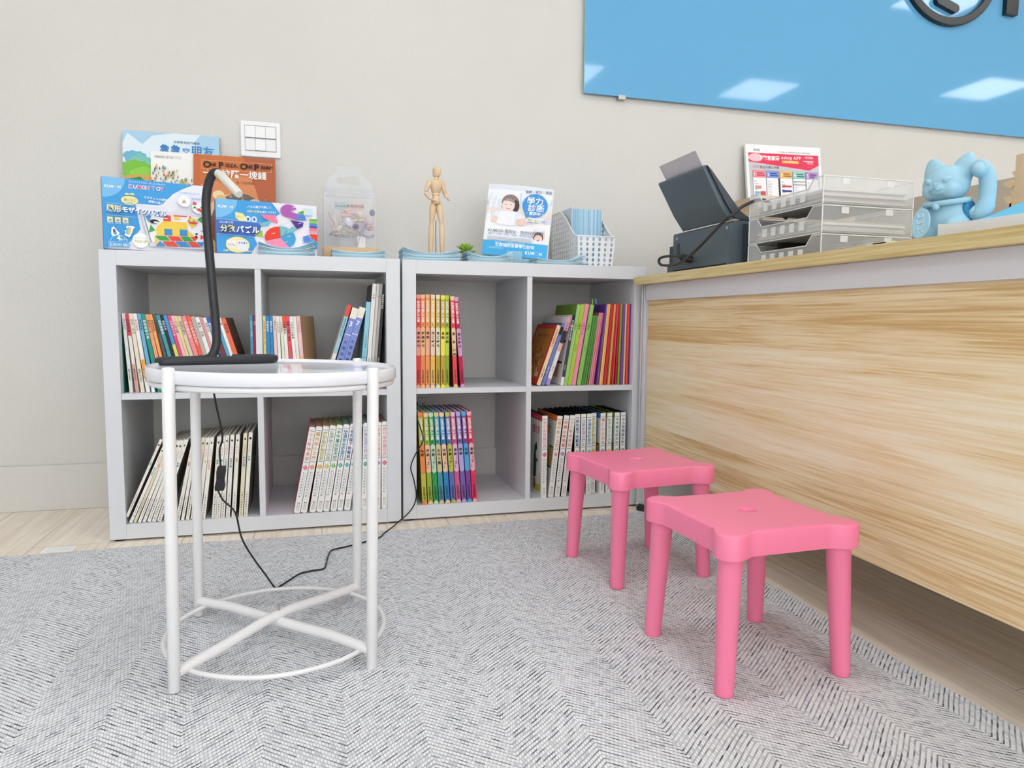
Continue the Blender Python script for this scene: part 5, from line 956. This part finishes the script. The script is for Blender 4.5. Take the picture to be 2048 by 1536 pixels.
# white perforated basket with leaflets
bk = root('magazine_basket', 'white perforated plastic basket with sloping sides on the right shelf', 'basket', (1.338, .10, ZSH + .0003))
bw, bd_ = .128, .26
def htop(y): 
    t = min(1, max(0, y / (bd_ * .72))); return .098 + .098 * (.5 - .5 * cos(pi * t)) ** .9
def perf(m, fn, W_, H_, nx, ny, rx, ry, hf=None):      # wall panel: a grid of cells, each with an oval opening
    cw, ch = W_ / nx, H_ / ny
    for i in range(nx):
        for j in range(ny):
            x0, y0 = i * cw, j * ch; top_ = min(hf(x0), hf(x0 + cw)) if hf else H_
            if y0 + ch > top_ + 1e-6:
                if hf and y0 < max(hf(x0), hf(x0 + cw)): m.add([fn(x0, y0), fn(x0 + cw, y0), fn(x0 + cw, max(y0, hf(x0 + cw))), fn(x0, max(y0, hf(x0)))], [(0, 1, 2, 3)], PLASTIC_W)
                continue
            K = 12; cx, cy = x0 + cw / 2, y0 + ch / 2; vo = []; vi = []
            for q in range(K):
                a = 2 * pi * (q + .5) / K; c_, s_ = cos(a), sin(a); e = 1 / max(abs(c_), abs(s_)); vo.append(fn(cx + cw / 2 * c_ * e, cy + ch / 2 * s_ * e)); vi.append(fn(cx + rx * c_, cy + ry * s_))
            # corners of the cell
            m.add(vo + vi, [(q, (q + 1) % K, K + (q + 1) % K, K + q) for q in range(K)], PLASTIC_W)
            for (sx, sy, q) in ((1, 1, 1), (-1, 1, 4), (-1, -1, 7), (1, -1, 10)): m.add([fn(cx + sx * cw / 2, cy + sy * ch / 2), vo[q - 1] if False else vo[q], vo[(q + K - 1) % K]], [(0, 1, 2)], PLASTIC_W)
def wall(name, fn, W_, H_, nx, ny, rx, ry, hf=None):
    m = MB(); perf(m, fn, W_, H_, nx, ny, rx, ry, hf); o = m.build(name, bk); s_ = o.modifiers.new('t', 'SOLIDIFY'); s_.thickness = .0018; s_.offset = 0; return o
tp = lambda z: .006 * (1 - z / .1)
wall('front_wall', lambda a, b: (tp(b) + a * (1 - 2 * tp(b) / bw), tp(b), b), bw, .098, 6, 6, .0048, .0062)
for sx in (0, 1): wall('side_wall', lambda a, b, sx=sx: ((tp(min(b, .1)) if sx == 0 else bw - tp(min(b, .1))), tp(min(b, .1)) + a * (1 - tp(min(b, .1)) / bd_), b), bd_, .196, 13, 12, .0046, .0060, htop)
MB().box(0.002, bw - .002, bd_ - .002, bd_, 0, .196, PLASTIC_W).build('back_wall', bk); MB().box(.006, bw - .006, .006, bd_ - .002, 0, .003, PLASTIC_W).build('bottom', bk)
m = MB(); L_ = [(0, bd_ * i / 14, htop(bd_ * i / 14)) for i in range(15)]; m.tube(L_[::-1] + [(bw, 0, .098)] + [(bw, b, c) for _, b, c in L_[1:]], .0026, PLASTIC_W, 8); m.build('rim', bk)
o = MB().box(1.352, 1.456, .19, .335, ZSH + .006, .962, m_stripes('leaflet_edges', ['#9ccbe2', '#86bcd8', '#b4d4ea', '#a9c4e4', '#7fb2d0', '#c4def0'], 0, .0016)).build('leaflet_bundle'); o['kind'] = 'stuff'; tag(o, 'bundle of upright pale blue leaflets in the white basket', 'leaflets')
tag(MB().box(1.3475, 1.3505, .185, .335, ZSH + .006, .966, mat('#cfe0ee', .5)).build('leaflet'), 'single pale leaflet at the left of the bundle in the basket', 'leaflet')

# ------------------------------------------------------------------ on the wall
sp = root('light_switch', 'white wall switch plate with six rockers above the left shelf', 'switch', (.3128, .403, 1.1030))
MB().box(0, .1205, -.009, 0, 0, .1105, PLASTIC_W).build('plate', sp, bevel=.003)
MB().box(.0135, .1075, -.0098, -.0085, .018, .097, mat('#77797c', .5)).build('recess', sp)
for i in range(3):
    for j in range(2):
        x, z = .0145 + .0308 * i, .019 + .0393 * j; up = ((i + j) % 2) * 2 - 1 if (i, j) != (1, 1) else 1
        m = MB(); d0, d1 = (.0150, .0105) if up > 0 else (.0105, .0150); m.prism([(-.0095, z), (-d0, z + .001), (-d1, z + .0365), (-.0095, z + .0375)], lambda a, b, c: (c, a, b), x, x + .030, PLASTIC_W); m.build('rocker', sp, bevel=.0006)
ol = root('wall_outlet', 'white wall outlet behind the books in the lower cubby', 'outlet', (.838, .403, .268)); MB().box(0, .075, -.0065, 0, 0, .056, mat('#d9d8d2', .4)).build('plate', ol, bevel=.002)
m = MB()
for x in (.018, .052):
    for z in (.020, .036): m.box(x - .005, x + .005, -.0070, -.0064, z - .0012, z + .0012, BLACK)
m.build('slots', ol)
gp = root('glass_sign', 'large blue glass sign panel on the wall above the counter', 'sign', (1.4597, .3845, 1.3985))
MG = mat('#66abd8', .05, .45, 0, .0, name='blue_backed_glass')
b = MB(); b.box(0, 2.6, 0, .0085, 0, 1.05, MG); b.build('glass', gp, bevel=.0012)
MB().box(-.0004, .0012, .0004, .008, .001, 1.049, mat('#8fcfc4', .1, .5)).build('glass_edge', gp)['label'] = 'pale green glass edge'
MB().box(.1315, .1585, -.003, .0185, -.010, .004, mat('#b5b6b2', .3, .5, .7)).build('clip', gp)
LK = mat('#15181c', .3, .5, name='black_acrylic_letter')
lg = root('sign_letter', 'black round letter with a face bar on the blue sign', 'letter', (3.02, .3845, 2.050)); m = MB(); n = 56; vs = []
for y in (-.020, 0):
    for r in (.249, .217):
        for i in range(n): vs.append((r * 1.0 * cos(2 * pi * i / n), y, r * sin(2 * pi * i / n)))
fs = []
for i in range(n):
    j = (i + 1) % n; fs += [(i, j, n + j, n + i), (2 * n + i, 3 * n + i, 3 * n + j, 2 * n + j), (i, 2 * n + i, 2 * n + j, j), (n + i, n + j, 3 * n + j, 3 * n + i)]
m.add(vs, fs, LK); m.build('ring', lg, bevel=.003)
m = MB(); c = [(-.052, .0)] + []; pts = [(-.042 + .017 * cos(a), .017 * sin(a)) for a in [pi / 2 + pi * i / 8 for i in range(9)]] + [(.042 + .017 * cos(a), .017 * sin(a)) for a in [-pi / 2 + pi * i / 8 for i in range(9)]]; an = RAD(-16)
m.prism([(a * cos(an) - b * sin(an) - .008, a * sin(an) + b * cos(an) - .168) for a, b in pts], lambda a, b, c: (a, c, b), -.020, 0, LK); m.build('mouth_bar', lg, bevel=.003)
m = MB(); m.prism([(0, 0), (.062, 0), (.062, .26), (.22, 0), (.275, 0), (.275, .36), (.215, .36), (.215, .1), (.06, .36), (0, .36)], lambda a, b, c: (a, c, b), -.020, 0, LK)
tag(m.build('sign_letter', None, (3.313, .3845, 1.880), .003), 'black straight stemmed letter right of the round letter on the blue sign', 'letter')
